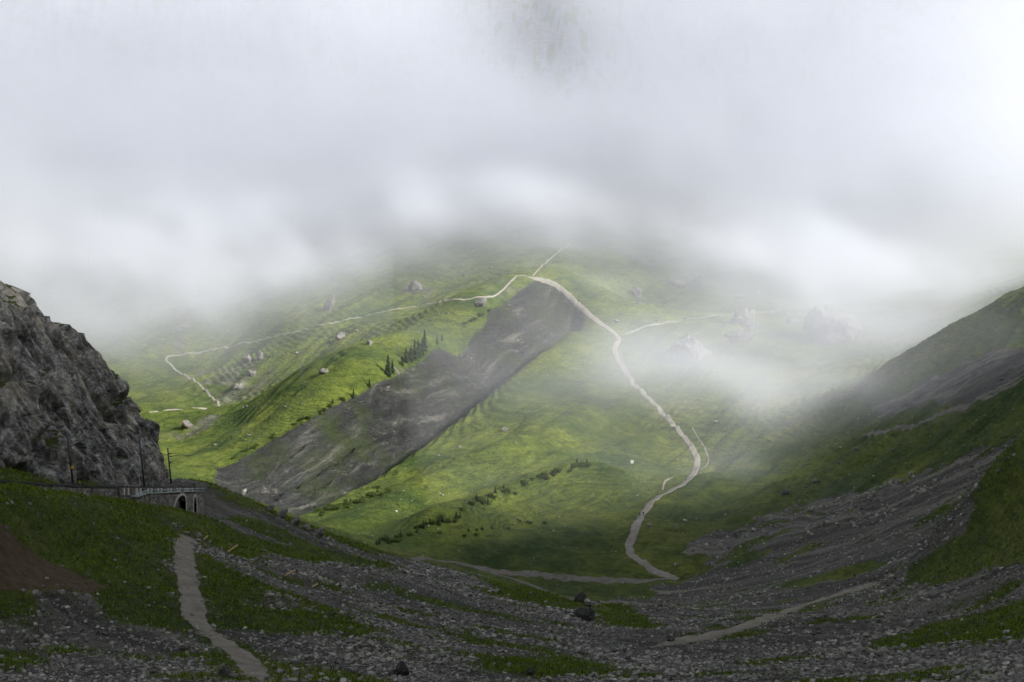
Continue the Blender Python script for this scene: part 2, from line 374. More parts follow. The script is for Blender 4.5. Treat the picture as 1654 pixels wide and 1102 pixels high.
def ground_material():
    b = NB('ground'); p = b.pos()
    # grass: tufted, yellow-green to deep green
    g1 = b.noise(p, 0.035, 5, 0.6); g2 = b.noise(p, 0.45, 5, 0.65); g3 = b.noise(p, 3.0, 4, 0.7)
    g0 = b.noise(b.scale(p, (1, 1, 4)), 0.12, 6, 0.7)
    gc = b.mix(b.ramp(g1, 0.35, 0.65), (0.040, 0.078, 0.019), (0.165, 0.200, 0.032))
    gc = b.mix(b.ramp(g0, 0.48, 0.64, 0, 0.7), gc, (0.026, 0.044, 0.012))
    gc = b.mix(b.ramp(g0, 0.46, 0.36, 0, 0.45), gc, (0.145, 0.165, 0.050))
    gc = b.mix(b.ramp(g2, 0.35, 0.7), b.mix(0.55, gc, (0.018, 0.034, 0.007)), gc)
    gc = b.mix(b.ramp(g3, 0.5, 0.75, 0, 0.5), gc, (0.135, 0.150, 0.045))
    # stones
    v = b.vor(p, 2.2, out='Color'); sep = b.n('ShaderNodeSeparateColor'); b.put(sep.inputs[0], v)
    s1 = b.noise(p, 0.09, 5, 0.6); s2 = b.noise(p, 1.1, 5, 0.75); s4 = b.noise(p, 6.0, 3, 0.7)
    sc = b.mix(b.ramp(s2, 0.3, 0.7), (0.066, 0.065, 0.054), (0.215, 0.210, 0.182))
    sc = b.mix(b.ramp(sep.outputs[0], 0.3, 1.0, 0, 0.6), sc, (0.22, 0.21, 0.2))
    sc = b.mix(b.ramp(s1, 0.45, 0.7, 0, 0.5), sc, (0.11, 0.098, 0.082))
    sc = b.mix(b.ramp(s4, 0.5, 0.7, 0, 0.5), sc, (0.03, 0.03, 0.03))
    cy = b.n('ShaderNodeCombineXYZ'); a2 = math.atan2(40, -55)
    for i_, (wx_, wy_) in enumerate(((cos(a2)/70, sin(a2)/70), (-sin(a2)/4.5, cos(a2)/4.5))):
        dt = b.n('ShaderNodeVectorMath', operation='DOT_PRODUCT'); b.put(dt.inputs[0], p); dt.inputs[1].default_value = (wx_, wy_, 0.0); b.t.links.new(dt.outputs['Value'], cy.inputs[i_])
    r2 = b.noise(cy.outputs[0], 1.0, 6, 0.6, 0.5)
    sc = b.mix(b.ramp(r2, 0.42, 0.58, 0.75, 0.0), sc, (0.045, 0.046, 0.040)); sc = b.mix(b.ramp(r2, 0.55, 0.68, 0, 0.6), sc, (0.26, 0.245, 0.205))
    # bare shale of the scar
    st = b.noise(b.scale(p, (0.7, 0.7, 2.2)), 0.22, 8, 0.78, 1.2); s3 = b.noise(p, 0.05, 5, 0.6)
    rc = b.mix(b.ramp(st, 0.32, 0.68), (0.034, 0.038, 0.038), (0.100, 0.104, 0.098))
    ca, sa = cos(RIB_A), sin(RIB_A)
    cx = b.n('ShaderNodeCombineXYZ')
    for i_, (wx_, wy_) in enumerate(((ca/55, sa/55), (-sa/5.0, ca/5.0))):
        dt = b.n('ShaderNodeVectorMath', operation='DOT_PRODUCT'); b.put(dt.inputs[0], p); dt.inputs[1].default_value = (wx_, wy_, 0.02); b.t.links.new(dt.outputs['Value'], cx.inputs[i_])
    rb = b.noise(cx.outputs[0], 1.0, 6, 0.62, 0.4)
    rc = b.mix(b.ramp(rb, 0.40, 0.60, 0.0, 0.85), b.mix(0.65, rc, (0.012, 0.013, 0.016)), rc)
    rc = b.mix(b.ramp(rb, 0.57, 0.68, 0, 0.75), rc, (0.19, 0.185, 0.16))  # rock streaks; their dark and pale contrast also stands in for relief shading
    rc = b.mix(b.ramp(b.math('MULTIPLY', s3, b.ramp(st, 0.45, 0.7)), 0.30, 0.5, 0, 0.75), rc, (0.26, 0.235, 0.20))
    rc = b.mix(b.ramp(b.noise(p, 0.03, 6, 0.7), 0.48, 0.64, 0, 0.8), rc, (0.045, 0.062, 0.022))
    dc = b.mix(b.ramp(s2, 0.3, 0.7), (0.085, 0.064, 0.038), (0.17, 0.128, 0.078))
    kc = b.mix(b.ramp(st, 0.35, 0.65), (0.07, 0.072, 0.078), (0.30, 0.30, 0.30))
    edge = b.math('MULTIPLY', b.math('SUBTRACT', g3, 0.5), 0.7)
    def cut(name): return b.ramp(b.math('ADD', b.attr(name), edge), 0.38, 0.62)
    c = b.mix(cut('m_scree'), gc, sc); c = b.mix(cut('m_dirt'), c, dc); c = b.mix(cut('m_scar'), c, rc); c = b.mix(cut('m_rock'), c, kc)
    # small pale stones lying in the turf
    vs = b.vor(p, 0.32); pk = b.math('MULTIPLY', b.math('MULTIPLY', b.math('LESS_THAN', vs, 0.12), b.math('LESS_THAN', b.attr('m_scar'), 0.3)), b.math('GREATER_THAN', b.noise(p, 0.03, 4, 0.7), 0.60))
    c = b.mix(b.math('MULTIPLY', pk, 0.8), c, (0.36, 0.35, 0.33))
    # cattle treads: narrow steps along the contour
    sz = b.n('ShaderNodeSeparateXYZ'); b.put(sz.inputs[0], p)
    ph = b.math('ADD', b.math('MULTIPLY', sz.outputs[2], 5.2), b.math('MULTIPLY', b.noise(p, 0.055, 5, 0.65), 36.0))
    wv = b.math('SINE', ph); tm = b.math('MULTIPLY', b.ramp(b.noise(p, 0.022, 3, 0.5), 0.45, 0.6), b.math('SUBTRACT', 1.0, b.math('MAXIMUM', b.attr('m_scar'), b.attr('m_scree'))))
    tread = b.math('MULTIPLY', b.ramp(wv, 0.35, 0.9), tm)
    c = b.mix(b.math('MULTIPLY', tread, 0.32), c, (0.022, 0.032, 0.010))
    hh = b.math('ADD', b.math('MULTIPLY', g2, 0.9), b.math('MULTIPLY', g3, 0.3))
    hh = b.math('ADD', hh, b.math('MULTIPLY', st, b.math('MULTIPLY', b.attr('m_scar'), 2.0)))
    hh = b.math('ADD', hh, b.math('MULTIPLY', s4, 0.12))
    hh = b.math('SUBTRACT', hh, b.math('MULTIPLY', tread, 0.25))
    b.bsdf(c, 0.93, b.bump(hh, 1.0, 1.8), 0.12)
    return b.m
def mesh_np(name, V, Fq, mats=(), smoothf=True, attrs=None, parent=None, tri=False):
    me = bpy.data.meshes.new(name); k = Fq.shape[1]
    me.vertices.add(len(V)); me.vertices.foreach_set('co', np.ascontiguousarray(V, np.float32).ravel())
    me.loops.add(Fq.size); me.loops.foreach_set('vertex_index', np.ascontiguousarray(Fq, np.int32).ravel())
    me.polygons.add(len(Fq)); me.polygons.foreach_set('loop_start', np.arange(0, Fq.size, k, dtype=np.int32))
    me.polygons.foreach_set('use_smooth', np.full(len(Fq), smoothf))
    for m in mats: me.materials.append(m)
    for a, v in (attrs or {}).items():
        at_ = me.attributes.new(a, 'FLOAT', 'POINT'); at_.data.foreach_set('value', np.ascontiguousarray(v, np.float32))
    me.update(calc_edges=True)
    o = bpy.data.objects.new(name, me); COL.objects.link(o)
    if parent: o.parent = parent
    return o
def grid_faces(nr, nc, wrap=False):
    i = np.arange(nr-1)[:, None]; j = np.arange(nc if wrap else nc-1)[None]; j2 = (j+1) % nc
    return np.stack([i*nc+j, i*nc+j2, (i+1)*nc+j2, (i+1)*nc+j], -1).reshape(-1, 4)
def tag(o, label=None, cat=None, group=None, kind=None):
    if label: o['label'] = label
    if cat: o['category'] = cat
    if group: o['group'] = group
    if kind: o['kind'] = kind
    return o

QL = 1.0                                    # mesh density factor
M_GROUND = ground_material()
az = np.concatenate([np.linspace(-pi, -radians(24), 90, endpoint=False), np.linspace(-radians(24), radians(23), int(1150*QL), endpoint=False), np.linspace(radians(23), pi, 90, endpoint=False)])
rad = np.concatenate([np.linspace(0.5, 80, 60, endpoint=False), np.geomspace(80, 1250, int(1150*QL), endpoint=False), np.geomspace(1250, 2300, 120)])
RR, AA = np.meshgrid(rad, az, indexing='ij')
gxx, gyy = RR*np.sin(AA), RR*np.cos(AA)
gz = height(gxx, gyy)
m1, m2, m3, m4 = masks(gxx, gyy)
ground = mesh_np('ground', np.stack([gxx, gyy, gz], -1).reshape(-1, 3), grid_faces(*RR.shape, wrap=True), [M_GROUND],
                 attrs={'m_scree': m1.ravel(), 'm_scar': m2.ravel(), 'm_dirt': m3.ravel(), 'm_rock': m4.ravel()})
tag(ground, kind='structure')
PZ = gz.copy(); del RR, AA, gz
# ------------------------------------------------------------------ rock
def rock_material(name, lo, hi, turf=0.5, scale=1.0, strata=(1, 1, 1)):
    b = NB(name); p = b.scale(b.pos(), strata)
    n1 = b.noise(p, 0.5*scale, 6, 0.7, 1.0); n2 = b.noise(p, 2.5*scale, 5, 0.7); n3 = b.noise(b.pos(), 0.12*scale, 4, 0.6)
    c = b.mix(b.ramp(n1, 0.35, 0.66), lo, hi); c = b.mix(b.ramp(n2, 0.40, 0.62), b.mix(0.6, c, (0.02, 0.02, 0.02)), c)
    c = b.mix(b.ramp(n3, 0.5, 0.68, 0, 0.4), c, (hi[0]*1.0, hi[1]*0.88, hi[2]*0.7))
    g = b.n('ShaderNodeNewGeometry'); sx = b.n('ShaderNodeSeparateXYZ'); b.put(sx.inputs[0], g.outputs['Normal'])
    t = b.math('ADD', sx.outputs[2], b.math('MULTIPLY', b.math('SUBTRACT', b.noise(b.pos(), 0.35, 5, 0.7), 0.5), 1.9))
    c = b.mix(b.ramp(t, 1.02-turf*0.5, 1.16-turf*0.5), c, b.mix(n2, (0.022, 0.034, 0.008), (0.07, 0.085, 0.02)))
    h = b.math('ADD', n1, b.math('MULTIPLY', n2, 0.35))
    b.bsdf(c, 0.9, b.bump(h, 1.0, 0.7/scale), 0.2); return b.m
M_CLIFF = rock_material('cliff_rock', (0.07, 0.07, 0.068), (0.62, 0.605, 0.57), 0.9, 1.0, (0.7, 0.35, 0.7))
M_LIME = rock_material('limestone', (0.07, 0.07, 0.066), (0.28, 0.275, 0.262), 0.35, 1.2)
M_CRAG = rock_material('crag_rock', (0.10, 0.098, 0.092), (0.42, 0.41, 0.39), -0.6, 2.0)
M_DARKROCK = rock_material('dark_rock', (0.035, 0.036, 0.034), (0.13, 0.125, 0.115), 0.1, 2.5)

ARETE = [(-420,100,190),(-300,230,192),(-100,395,205),(0,461,214),(28,490,218),(46,513,222),(72,529,227),(92,540,231),(116,558,237),(140,571,241),(158,587,244),(172,606,247),(194,632,250),(208,655,254),(224,680,257),(241,690,259),(251,712,260),(262,745,262),(279,792,264)]
FOOT = [(-420,700,125),(-300,720,138),(-100,745,158),(0,756,175),(35,766,184),(60,772,190),(80,777,196),(100,781,203),(125,786,210),(145,787,216),(162,788,220),(180,789,225),(198,790,230),(214,790,235),(230,791,241),(243,792,247),(254,792,252),(266,793,258),(279,794,263)]
def cliff():
    NI, NJ, NB_ = int(620*QL), int(330*QL), 40
    A = dense(np.array([at(*c) for c in ARETE]), 12); B = dense(np.array([at(*c) for c in FOOT]), 12)
    B[:, 2] -= 1.5
    i0 = np.linspace(0, len(A)-1, NI); k = np.arange(len(A))
    A = np.stack([np.interp(i0, k, A[:, c]) for c in range(3)], -1); B = np.stack([np.interp(i0, k, B[:, c]) for c in range(3)], -1)
    t = np.linspace(0, 1, NJ)[:, None, None]
    front = B[None]*(1-t)+A[None]*t
    # bulge the face outwards so it reads as a buttress
    out = np.array([0.80, -0.60, 0.0]); hgt = (A-B)[:, 2][None, :, None]
    front = front+out*np.sin(pi*np.clip(t, 0, 1))**0.8*0.10*hgt
    tb = np.linspace(0, 1, NB_)[1:, None, None]
    back = A[None]+tb**1.0*np.array([-26, 46, -75.0])+np.sin(tb*pi/2)*np.array([-4, 7, 5.0])*np.minimum(1, hgt/20)
    G = np.concatenate([front, back], 0)
    # outward normals from the smooth surface
    du = np.gradient(G, axis=1); dv = np.gradient(G, axis=0); n = np.cross(du, dv); n /= np.linalg.norm(n, axis=-1, keepdims=True)+1e-9
    if n[NJ//2, NI//2] @ np.array([1, -1, 0.3]) < 0: n = -n
    x, y, z = G[..., 0], G[..., 1], G[..., 2]
    s = y*0.62-z*0.78+0.2*x; w = y*0.78+z*0.62           # along the dip of the beds, and across them
    big = fbm3(x/26, y/26, z/20, 3, 3)
    bed = 1-2*np.abs(fbm3(w/7.5, s/34, x/16, 3, 11))*1.6
    med = fbm3(w/2.3, s/9.0, x/6, 4, 19); fine = fbm3(w/0.9, s/2.2, x/1.5, 3, 29)
    blocks = np.floor(2.5*fbm3(w/4.5, s/12, x/6, 2, 37))/2.5
    crv = -3.2*smooth(0.72, 0.95, 1-np.abs(fbm3(w/11, s/26, x/14, 3, 51))*2.2)
    slab = 1-2*np.abs(fbm3(w/1.7, s/24, x/12, 3, 61)); d = 1.3*big+1.3*bed+1.0*med+0.45*fine+0.7*blocks+0.7*crv+0.8*slab
    fade = smooth(0, 0.06, np.linspace(0, 1, NJ))[:, None]; fade = np.concatenate([fade, np.ones((NB_-1, 1))], 0)
    lim = np.minimum(1, (np.concatenate([np.repeat(hgt[..., 0], G.shape[0], 0)], 0))/14)*0.9+0.1
    G = G+n*(d*fade*lim)[..., None]
    o = mesh_np('rock_cliff', G.reshape(-1, 3), grid_faces(G.shape[0], NI), [M_CLIFF])
    return tag(o, kind='structure')
cliff()

def ico(sub):
    bm = bmesh.new(); bmesh.ops.create_icosphere(bm, subdivisions=sub, radius=1.0)
    V = np.array([v.co[:] for v in bm.verts]); Fq = np.array([[v.index for v in f.verts] for f in bm.faces]); bm.free(); return V, Fq
ICO = {s: ico(s) for s in (1, 2, 3, 4, 5)}
def rock_verts(sub, seed, cuts=14, rough=0.10, squash=(1, 1, 1)):
    r = np.random.default_rng(seed); V, Fq = ICO[sub]; V = V.copy()
    for _ in range(cuts):
        n = r.normal(size=3); n /= np.linalg.norm(n); dd = V@n; c = r.uniform(0.55, 0.88)
        V -= np.maximum(0, dd-c)[:, None]*n
    q = V*2.3+seed; V = V*(1+rough*fbm3(q[:, 0], q[:, 1], q[:, 2], 4, seed))[:, None]
    if sub >= 4: q = V*np.array([7, 7, 3])+seed; V = V*(1+0.7*rough*fbm3(q[:, 0], q[:, 1], q[:, 2], 4, seed+5))[:, None]
    return V*np.array(squash), Fq
def ground_at(px, py):
    q = cast_polar(px, py); return float(q[0, 0]), float(q[1, 0]), float(q[2, 0])
def boulder(px, py, wpx, hpx, label, name='boulder', mat=None, seed=1, lean=0.0, sub=4, rough=0.16, depth=0.8, cuts=14, sink=0.25):
    x, y, z = ground_at(px, py); sc_ = math.sqrt(y*y+x*x+z*z)/FPX
    w, h = wpx*sc_*0.44, hpx*sc_*0.88
    V, Fq = rock_verts(sub, seed, cuts, rough); V = V/np.array([np.abs(V[:, 0]).max(), np.abs(V[:, 1]).max(), V[:, 2].max()])
    hh = h/(2-sink*2)*1.0
    V = V*np.array([w, w*depth, hh]); V[:, 2] += hh*(1-2*sink)
    V[:, 0] += V[:, 2]*lean
    o = mesh_np(name, V, Fq, [mat or M_LIME]); o.location = (x, y+w*depth*0.5, z-0.02*h); o.rotation_euler[2] = 0
    return tag(o, label, 'rock')
BIG = [
 (1203,529,52,40,'tall pointed limestone crag standing on the misty meadow beside the right-hand trail','rock_spire',None,11,-0.15),
 (1196,552,62,22,'low broad limestone slab at the foot of the tall pointed crag','rock_slab',None,12,0.2),
 (1108,585,92,52,'big rounded limestone crag half lost in mist right of the trail junction','boulder',None,13,0.3),
 (1350,552,112,66,'largest block of rock on the right meadow, a pale shape deep in the mist','boulder',None,14,0),
 (671,468,30,18,'pale flat-topped boulder alone on the left slope above the long traverse path','boulder',None,15,0),
 (1093,463,34,16,'pale rock hump in the mist above the trail, left of a taller one','boulder',None,16,0),
 (1131,463,26,20,'rounded pale rock in the mist, right of the low pale hump','boulder',None,17,0),
 (1030,480,22,20,'craggy pale rock on the slope just right of the summit of the bare scar','boulder',None,18,0),
 (1280,523,28,12,'low pale rock between the pointed crag and the biggest misty block','boulder',None,19,0),
 (1193,482,26,9,'low flat rock on the misty meadow above the pointed crag','boulder',None,20,0),
 (1224,477,15,11,'small grey rock just right of the low flat one on the misty meadow','boulder',None,21,0),
 (528,502,17,34,'thin upright slab leaning right on the misty left slope','rock_slab',None,22,0.35),
 (549,549,22,14,'grey rock on the left slope just below the traverse path','boulder',None,23,0.2),
 (596,557,13,9,'small pale boulder between the traverse path and the spruces','boulder',None,24,0),
 (523,604,22,10,'grey rock low on the left slope, left of the spruces','boulder',None,25,0),
 (419,582,15,20,'upright grey rock on the left slope, right one of a pair below the traverse path','boulder',None,26,0.1),
 (399,586,19,17,'blocky grey rock on the left slope, left one of a pair below the traverse path','boulder',None,27,0),
 (381,630,26,13,'dark-sided rock right of the zigzag bend on the left slope','boulder',None,28,0.2),
 (404,608,18,12,'pale rubbly rock between the upright pair and the dark-sided rock','boulder',None,29,0.2),
 (301,692,24,15,'rounded grey rock on the slope below the lowest leg of the zigzag path','boulder',None,30,0),
 (1268,799,20,11,'grey boulder where the green right slope turns to scree','boulder',None,31,0),
 (773,496,28,18,'grey rock outcrop between the traverse path and the top of the scar','boulder',None,32,0.4),
 (937,974,24,19,'dark round boulder at the end of the gravel track in the valley floor','boulder','d',33,0),
 (945,1003,44,22,'broad low slab with a shadowed overhang just below the dark round boulder','rock_slab','d',34,0),
 (950,980,13,8,'small pale block between the dark round boulder and the broad slab','boulder',None,35,0),
 (650,1092,26,26,'blackish boulder near the bottom edge, left of the middle','boulder','d',36,-0.2),
 (633,1092,19,13,'pale rounded stone leaning against the blackish boulder at the bottom','boulder',None,37,0),
 (301,1052,26,11,'flat pale stone in the scree left of the footpath','rock_slab',None,38,0),
 (1083,1037,14,8,'pale angular stone at the lower end of the right-hand gravel track','boulder',None,39,0.2),
 (363,1094,26,20,'grey block at the bottom edge just left of the footpath','boulder',None,40,0),
 (536,993,18,6,'pale flat stone at the right tip of the grass wedge, the left of two','rock_slab',None,41,0),
 (562,996,14,6,'pale flat stone at the right tip of the grass wedge, the right of two','rock_slab',None,42,0),
 (814,697,14,8,'cluster-sized white rock on the sunlit green ridge below the scar','boulder',None,43,0),
 (890,797,7,4,'small grey boulder on the sunlit mound above the shrub row','boulder',None,44,0),
 (855,1092,22,15,'dark grey block at the bottom edge, just right of the middle','boulder','d',45,0),
 (1000,970,12,8,'blocky stone pile on the valley floor right of the dark round boulder','boulder',None,46,0),
 (50,1040,24,13,'flat grey slab in the dark scree at lower left','rock_slab',None,47,0),
 # crags on the near left crest
 (434,826,15,13,'upper pale crag on the crest between the viaduct and the bare scar','rock_outcrop',None,51,0.5),
 (452,836,18,15,'second pale crag down the crest between the viaduct and the scar','rock_outcrop',None,52,0.5),
 (474,848,22,14,'third pale crag down the crest, in the middle of the row','rock_outcrop',None,53,0.3),
 (493,857,20,11,'fourth pale crag down the crest, left of the lowest one','rock_outcrop',None,54,0.3),
 (513,868,26,16,'lowest and widest pale crag on the crest, beside the sunlit meadow','rock_outcrop',None,55,0.4),
 (390,800,13,12,'small crag at the top of the row on the near left crest','rock_outcrop',None,56,0.6),
]
for (px, py, w, h, lab, nm, mt, sd_, ln) in BIG:
    boulder(px, py, w, h, lab, nm, M_DARKROCK if mt == 'd' else M_CRAG if nm == 'rock_outcrop' else None, sd_, ln, 5 if w > 40 else 4, 0.30 if w > 40 or nm == 'rock_outcrop' else 0.2, 0.9, 9 if w > 40 else 14)

# loose boulders one could count, copied from six moulds
MOULDS = []
for k in range(6):
    V, Fq = rock_verts(3, 200+k, 12, 0.14, (1, 0.8, 0.62)); V[:, 2] += 0.30
    MOULDS.append((V, Fq))
ZL = ('left', 'middle', 'right')
def scatter(n, box, smin, smax, label, group, seed, poly=None, prob=None):
    r = np.random.default_rng(seed); px = r.uniform(box[0], box[2], n*4); py = r.uniform(box[1], box[3], n*4)
    X, Y, Z = cast_polar(px, py)
    keep = (Y < 1150) & (sdf(X, Y, SCAR_W) < 0)
    keep &= fbm(X/28, Y/45, 3, seed) > -0.05
    idx = np.where(keep)[0][:n]; protos = []
    for c, i in enumerate(idx):
        s = smin+(smax-smin)*r.uniform()**3
        if len(protos) < 6:
            V, Fq = MOULDS[len(protos)]; o = mesh_np('boulder', V, Fq, [M_LIME], smoothf=False); protos.append(o)
        else: o = protos[r.integers(6)].copy(); COL.objects.link(o)
        lx = ZL[0] if px[i] < box[0]+(box[2]-box[0])/3 else ZL[1] if px[i] < box[0]+(box[2]-box[0])*2/3 else ZL[2]
        lz = 'upper' if py[i] < (box[1]+box[3])/2 else 'lower'
        tag(o, ('larger ' if s > smin+(smax-smin)*0.3 else 'small ')+label % (lz+' '+lx), 'rock', group)
        o.location = (X[i], Y[i], Z[i]); o.scale = (s, s, s*r.uniform(0.7, 1.2)); o.rotation_euler = (0, 0, r.uniform(0, 6.28))
scatter(110, (300,470,760,720), 0.25, 1.2, 'pale boulder on the %s part of the green slope left of the scar', 'loose boulders on the left slope', 71)
scatter(40, (560,350,900,470), 0.4, 1.8, 'pale boulder in the %s of the spread fading into mist above the scar', 'boulders fading into the mist', 72)
scatter(45, (960,400,1560,540), 0.4, 1.9, 'pale boulder on the %s part of the misty meadow right of the scar', 'boulders on the misty meadow', 73)
scatter(45, (1100,600,1654,850), 0.35, 1.5, 'stone block on the %s part of the dark slope right of the trail', 'loose blocks on the dark right slope', 74)
scatter(30, (700,560,1010,860), 0.35, 1.1, 'white stone on the %s part of the sunlit ridge left of the trail', 'white stones on the sunlit ridge', 75)

# ------------------------------------------------------------------ scree: countless stones
def stones(name, n, r0, r1, seed, smin, smax, maskf, box=None):
    r = np.random.default_rng(seed)
    rr = np.exp(r.uniform(math.log(r0), math.log(r1), n)); aa = r.uniform(-radians(21.5), radians(21.5), n)
    x, y = rr*np.sin(aa), rr*np.cos(aa)
    keep = r.uniform(size=n) < maskf(x, y); x, y = x[keep], y[keep]; rr = rr[keep]; n = len(x); z = height(x, y)
    s = (smin+(smax-smin)*r.uniform(size=n)**12)*(0.62+0.38*rr/180)*(0.75+0.6*smooth(-0.2, 0.5, fbm(x/14, y/14, 3, 5)))
    C = np.array([[i, j, k] for i in (-1, 1) for j in (-1, 1) for k in (-1, 1)], float)
    T = np.array([[0,1,3],[0,3,2],[4,6,7],[4,7,5],[0,4,5],[0,5,1],[2,3,7],[2,7,6],[0,2,6],[0,6,4],[1,5,7],[1,7,3]])
    V = C[None]*(1+0.45*r.uniform(-1, 1, (n, 8, 3)))*np.array([0.60, 0.48, 0.40])
    a = r.uniform(0, 6.28, n); t1 = r.normal(0, 0.45, n)
    ca, sa, ct, st_ = np.cos(a)[:, None], np.sin(a)[:, None], np.cos(t1)[:, None], np.sin(t1)[:, None]
    vx, vy, vz = V[..., 0], V[..., 1], V[..., 2]; vx, vz = vx*ct-vz*st_, vx*st_+vz*ct; vx, vy = vx*ca-vy*sa, vx*sa+vy*ca
    V = np.stack([vx*s[:, None]+x[:, None], vy*s[:, None]+y[:, None], vz*s[:, None]+(z+0.10*s)[:, None]], -1)
    Fq = (T[None]+8*np.arange(n)[:, None, None]).reshape(-1, 3)
    tone = np.repeat(np.clip(r.normal(0.5, 0.2, n), 0, 1)**1.3, 8)
    return mesh_np(name, V.reshape(-1, 3), Fq, [M_STONE], smoothf=False, attrs={'tone': tone})
b = NB('stone'); tn = b.attr('tone'); p = b.pos()
c = b.mix(tn, (0.05, 0.05, 0.043), (0.46, 0.45, 0.40)); c = b.mix(b.ramp(b.noise(p, 3.0, 4, 0.7), 0.45, 0.7, 0, 0.45), c, (0.10, 0.085, 0.065))
c = b.mix(b.ramp(b.noise(p, 0.12, 4, 0.6), 0.5, 0.7, 0, 0.3), c, (0.05, 0.05, 0.052))
b.bsdf(c, 0.88, None, 0.25); M_STONE = b.m
def path_free(x, y):
    v = np.ones_like(x)
    for q, w in NEAR_PATHS: v = v*smooth(w*0.35, w*0.7, seg_dist(x, y, q))
    return v
NEAR_PATHS = [(world_poly(q), w) for q, w in [
  ([(305,866),(298,890),(300,920),(305,950),(312,980),(318,1005),(345,1028),(375,1050),(400,1075),(418,1099)], 2.6),
  ([(300,866),(325,868),(345,878),(380,895),(430,915),(470,927),(505,944),(560,965),(590,975)], 1.8),
  ([(1440,936),(1400,948),(1350,962),(1290,982),(1230,1003),(1170,1022),(1120,1033)], 4.0)]]
def mk_scree(x, y):
    a, s_, d_, k_ = masks(x, y); cl = 0.45+0.75*smooth(-0.35, 0.4, fbm(x/9, y/9, 3, 131))
    return np.clip((a*cl+0.02)*(0.2+0.8*path_free(x, y)), 0, 1)
sc1 = stones('scree', int(560000*QL), 84, 480, 301, 0.055, 0.50, mk_scree); tag(sc1, kind='stuff')

# ------------------------------------------------------------------ turf on the near slopes
def tufts(n, seed):
    r = np.random.default_rng(seed); rr = np.exp(r.uniform(math.log(84), math.log(300), n)); aa = r.uniform(-radians(21.5), radians(21.5), n)
    x, y = rr*np.sin(aa), rr*np.cos(aa); a, s_, d_, k_ = masks(x, y)
    keep = r.uniform(size=n) < (1-a)*(1-d_)*(0.35+0.65*smooth(-0.3, 0.3, fbm(x/4, y/4, 3, 141)))*path_free(x, y); x, y = x[keep], y[keep]; n = len(x); z = height(x, y)
    s = r.uniform(0.10, 0.30, n)*(0.6+rr[keep]/260)
    V = []; nb = 4
    for k in range(nb):
        a = r.uniform(0, 6.28, n); l = r.uniform(0.5, 1.1, n)*s; w = 0.22*s
        ox, oy = 0.5*s*r.normal(size=n), 0.5*s*r.normal(size=n)
        bx, by = np.cos(a)*w, np.sin(a)*w
        V += [np.stack([x+ox-bx, y+oy-by, z-0.04], -1), np.stack([x+ox+bx, y+oy+by, z-0.04], -1), np.stack([x+ox+by*2.0, y+oy-bx*2.0, z+l], -1)]
    V = np.stack(V, 1); Fq = np.arange(n*nb*3).reshape(-1, 3)
    tone = np.repeat(r.uniform(size=n*nb), 3)
    return mesh_np('grass', V.reshape(-1, 3), Fq, [M_TUFT], attrs={'tone': tone})
b = NB('grass_blades'); c = b.mix(b.attr('tone'), (0.06, 0.10, 0.010), (0.19, 0.255, 0.035))
b.bsdf(c, 0.9, None, 0.1); M_TUFT = b.m
tag(tufts(int(260000*QL), 401), kind='stuff')
# ------------------------------------------------------------------ mesh helpers
class MB:
    def __init__(s): s.v = []; s.f = []
    def add(s, V, Fs):
        k = len(s.v); s.v += [tuple(map(float, q)) for q in V]; s.f += [tuple(i+k for i in q) for q in Fs]; return s
    def box(s, c, d, rot=None):
        V = [Vector((i*d[0]/2, j*d[1]/2, k*d[2]/2)) for i in (-1, 1) for j in (-1, 1) for k in (-1, 1)]
        if rot is not None: V = [rot @ q for q in V]
        V = [q+Vector(c) for q in V]
        return s.add(V, [(0,1,3,2),(4,6,7,5),(0,4,5,1),(2,3,7,6),(0,2,6,4),(1,5,7,3)])
    def tube(s, pts, r, n=8, cap=True):
        pts = [Vector(q) for q in pts]; rs = r if isinstance(r, (list, tuple)) else [r]*len(pts); rings = []
        for i, q in enumerate(pts):
            t = (pts[min(i+1, len(pts)-1)]-pts[max(i-1, 0)]).normalized()
            u = t.cross(Vector((0, 0, 1))); u = u.normalized() if u.length > 1e-3 else Vector((1, 0, 0)); w = t.cross(u)
            rings.append([q+(u*cos(2*pi*k/n)+w*sin(2*pi*k/n))*rs[i] for k in range(n)])
        V = [v for g in rings for v in g]; F_ = []
        for i in range(len(pts)-1):
            for k in range(n): F_.append((i*n+k, i*n+(k+1) % n, (i+1)*n+(k+1) % n, (i+1)*n+k))
        if cap: F_ += [tuple(range(n))[::-1], tuple((len(pts)-1)*n+k for k in range(n))]
        return s.add(V, F_)
    def build(s, name, mat, parent=None, smoothf=False, label=None):
        me = bpy.data.meshes.new(name); me.from_pydata(s.v, [], s.f); me.materials.append(mat)
        if smoothf: me.polygons.foreach_set('use_smooth', [True]*len(me.polygons))
        me.update(); bm = bmesh.new(); bm.from_mesh(me); bmesh.ops.recalc_face_normals(bm, faces=bm.faces); bm.to_mesh(me); bm.free()
        o = bpy.data.objects.new(name, me); COL.objects.link(o)
        if parent: o.parent = parent; o.matrix_parent_inverse = Matrix.Translation(parent.location).inverted()
        if label: o['label'] = label
        return o
def empty(name, loc, label, cat, group=None):
    o = bpy.data.objects.new(name, None); COL.objects.link(o); o.location = loc; o.empty_display_size = 0.5
    return tag(o, label, cat, group)
def simple(name, col, rough=0.6, spec=0.3, metal=0.0, var=0.25, scale=3.0):
    b = NB(name); n = b.noise(b.pos(), scale, 5, 0.65)
    c = b.mix(b.ramp(n, 0.3, 0.7), tuple(q*(1-var) for q in col), tuple(min(1, q*(1+var)) for q in col)); b.bsdf(c, rough, b.bump(n, 0.3, 0.05), spec, metal); return b.m
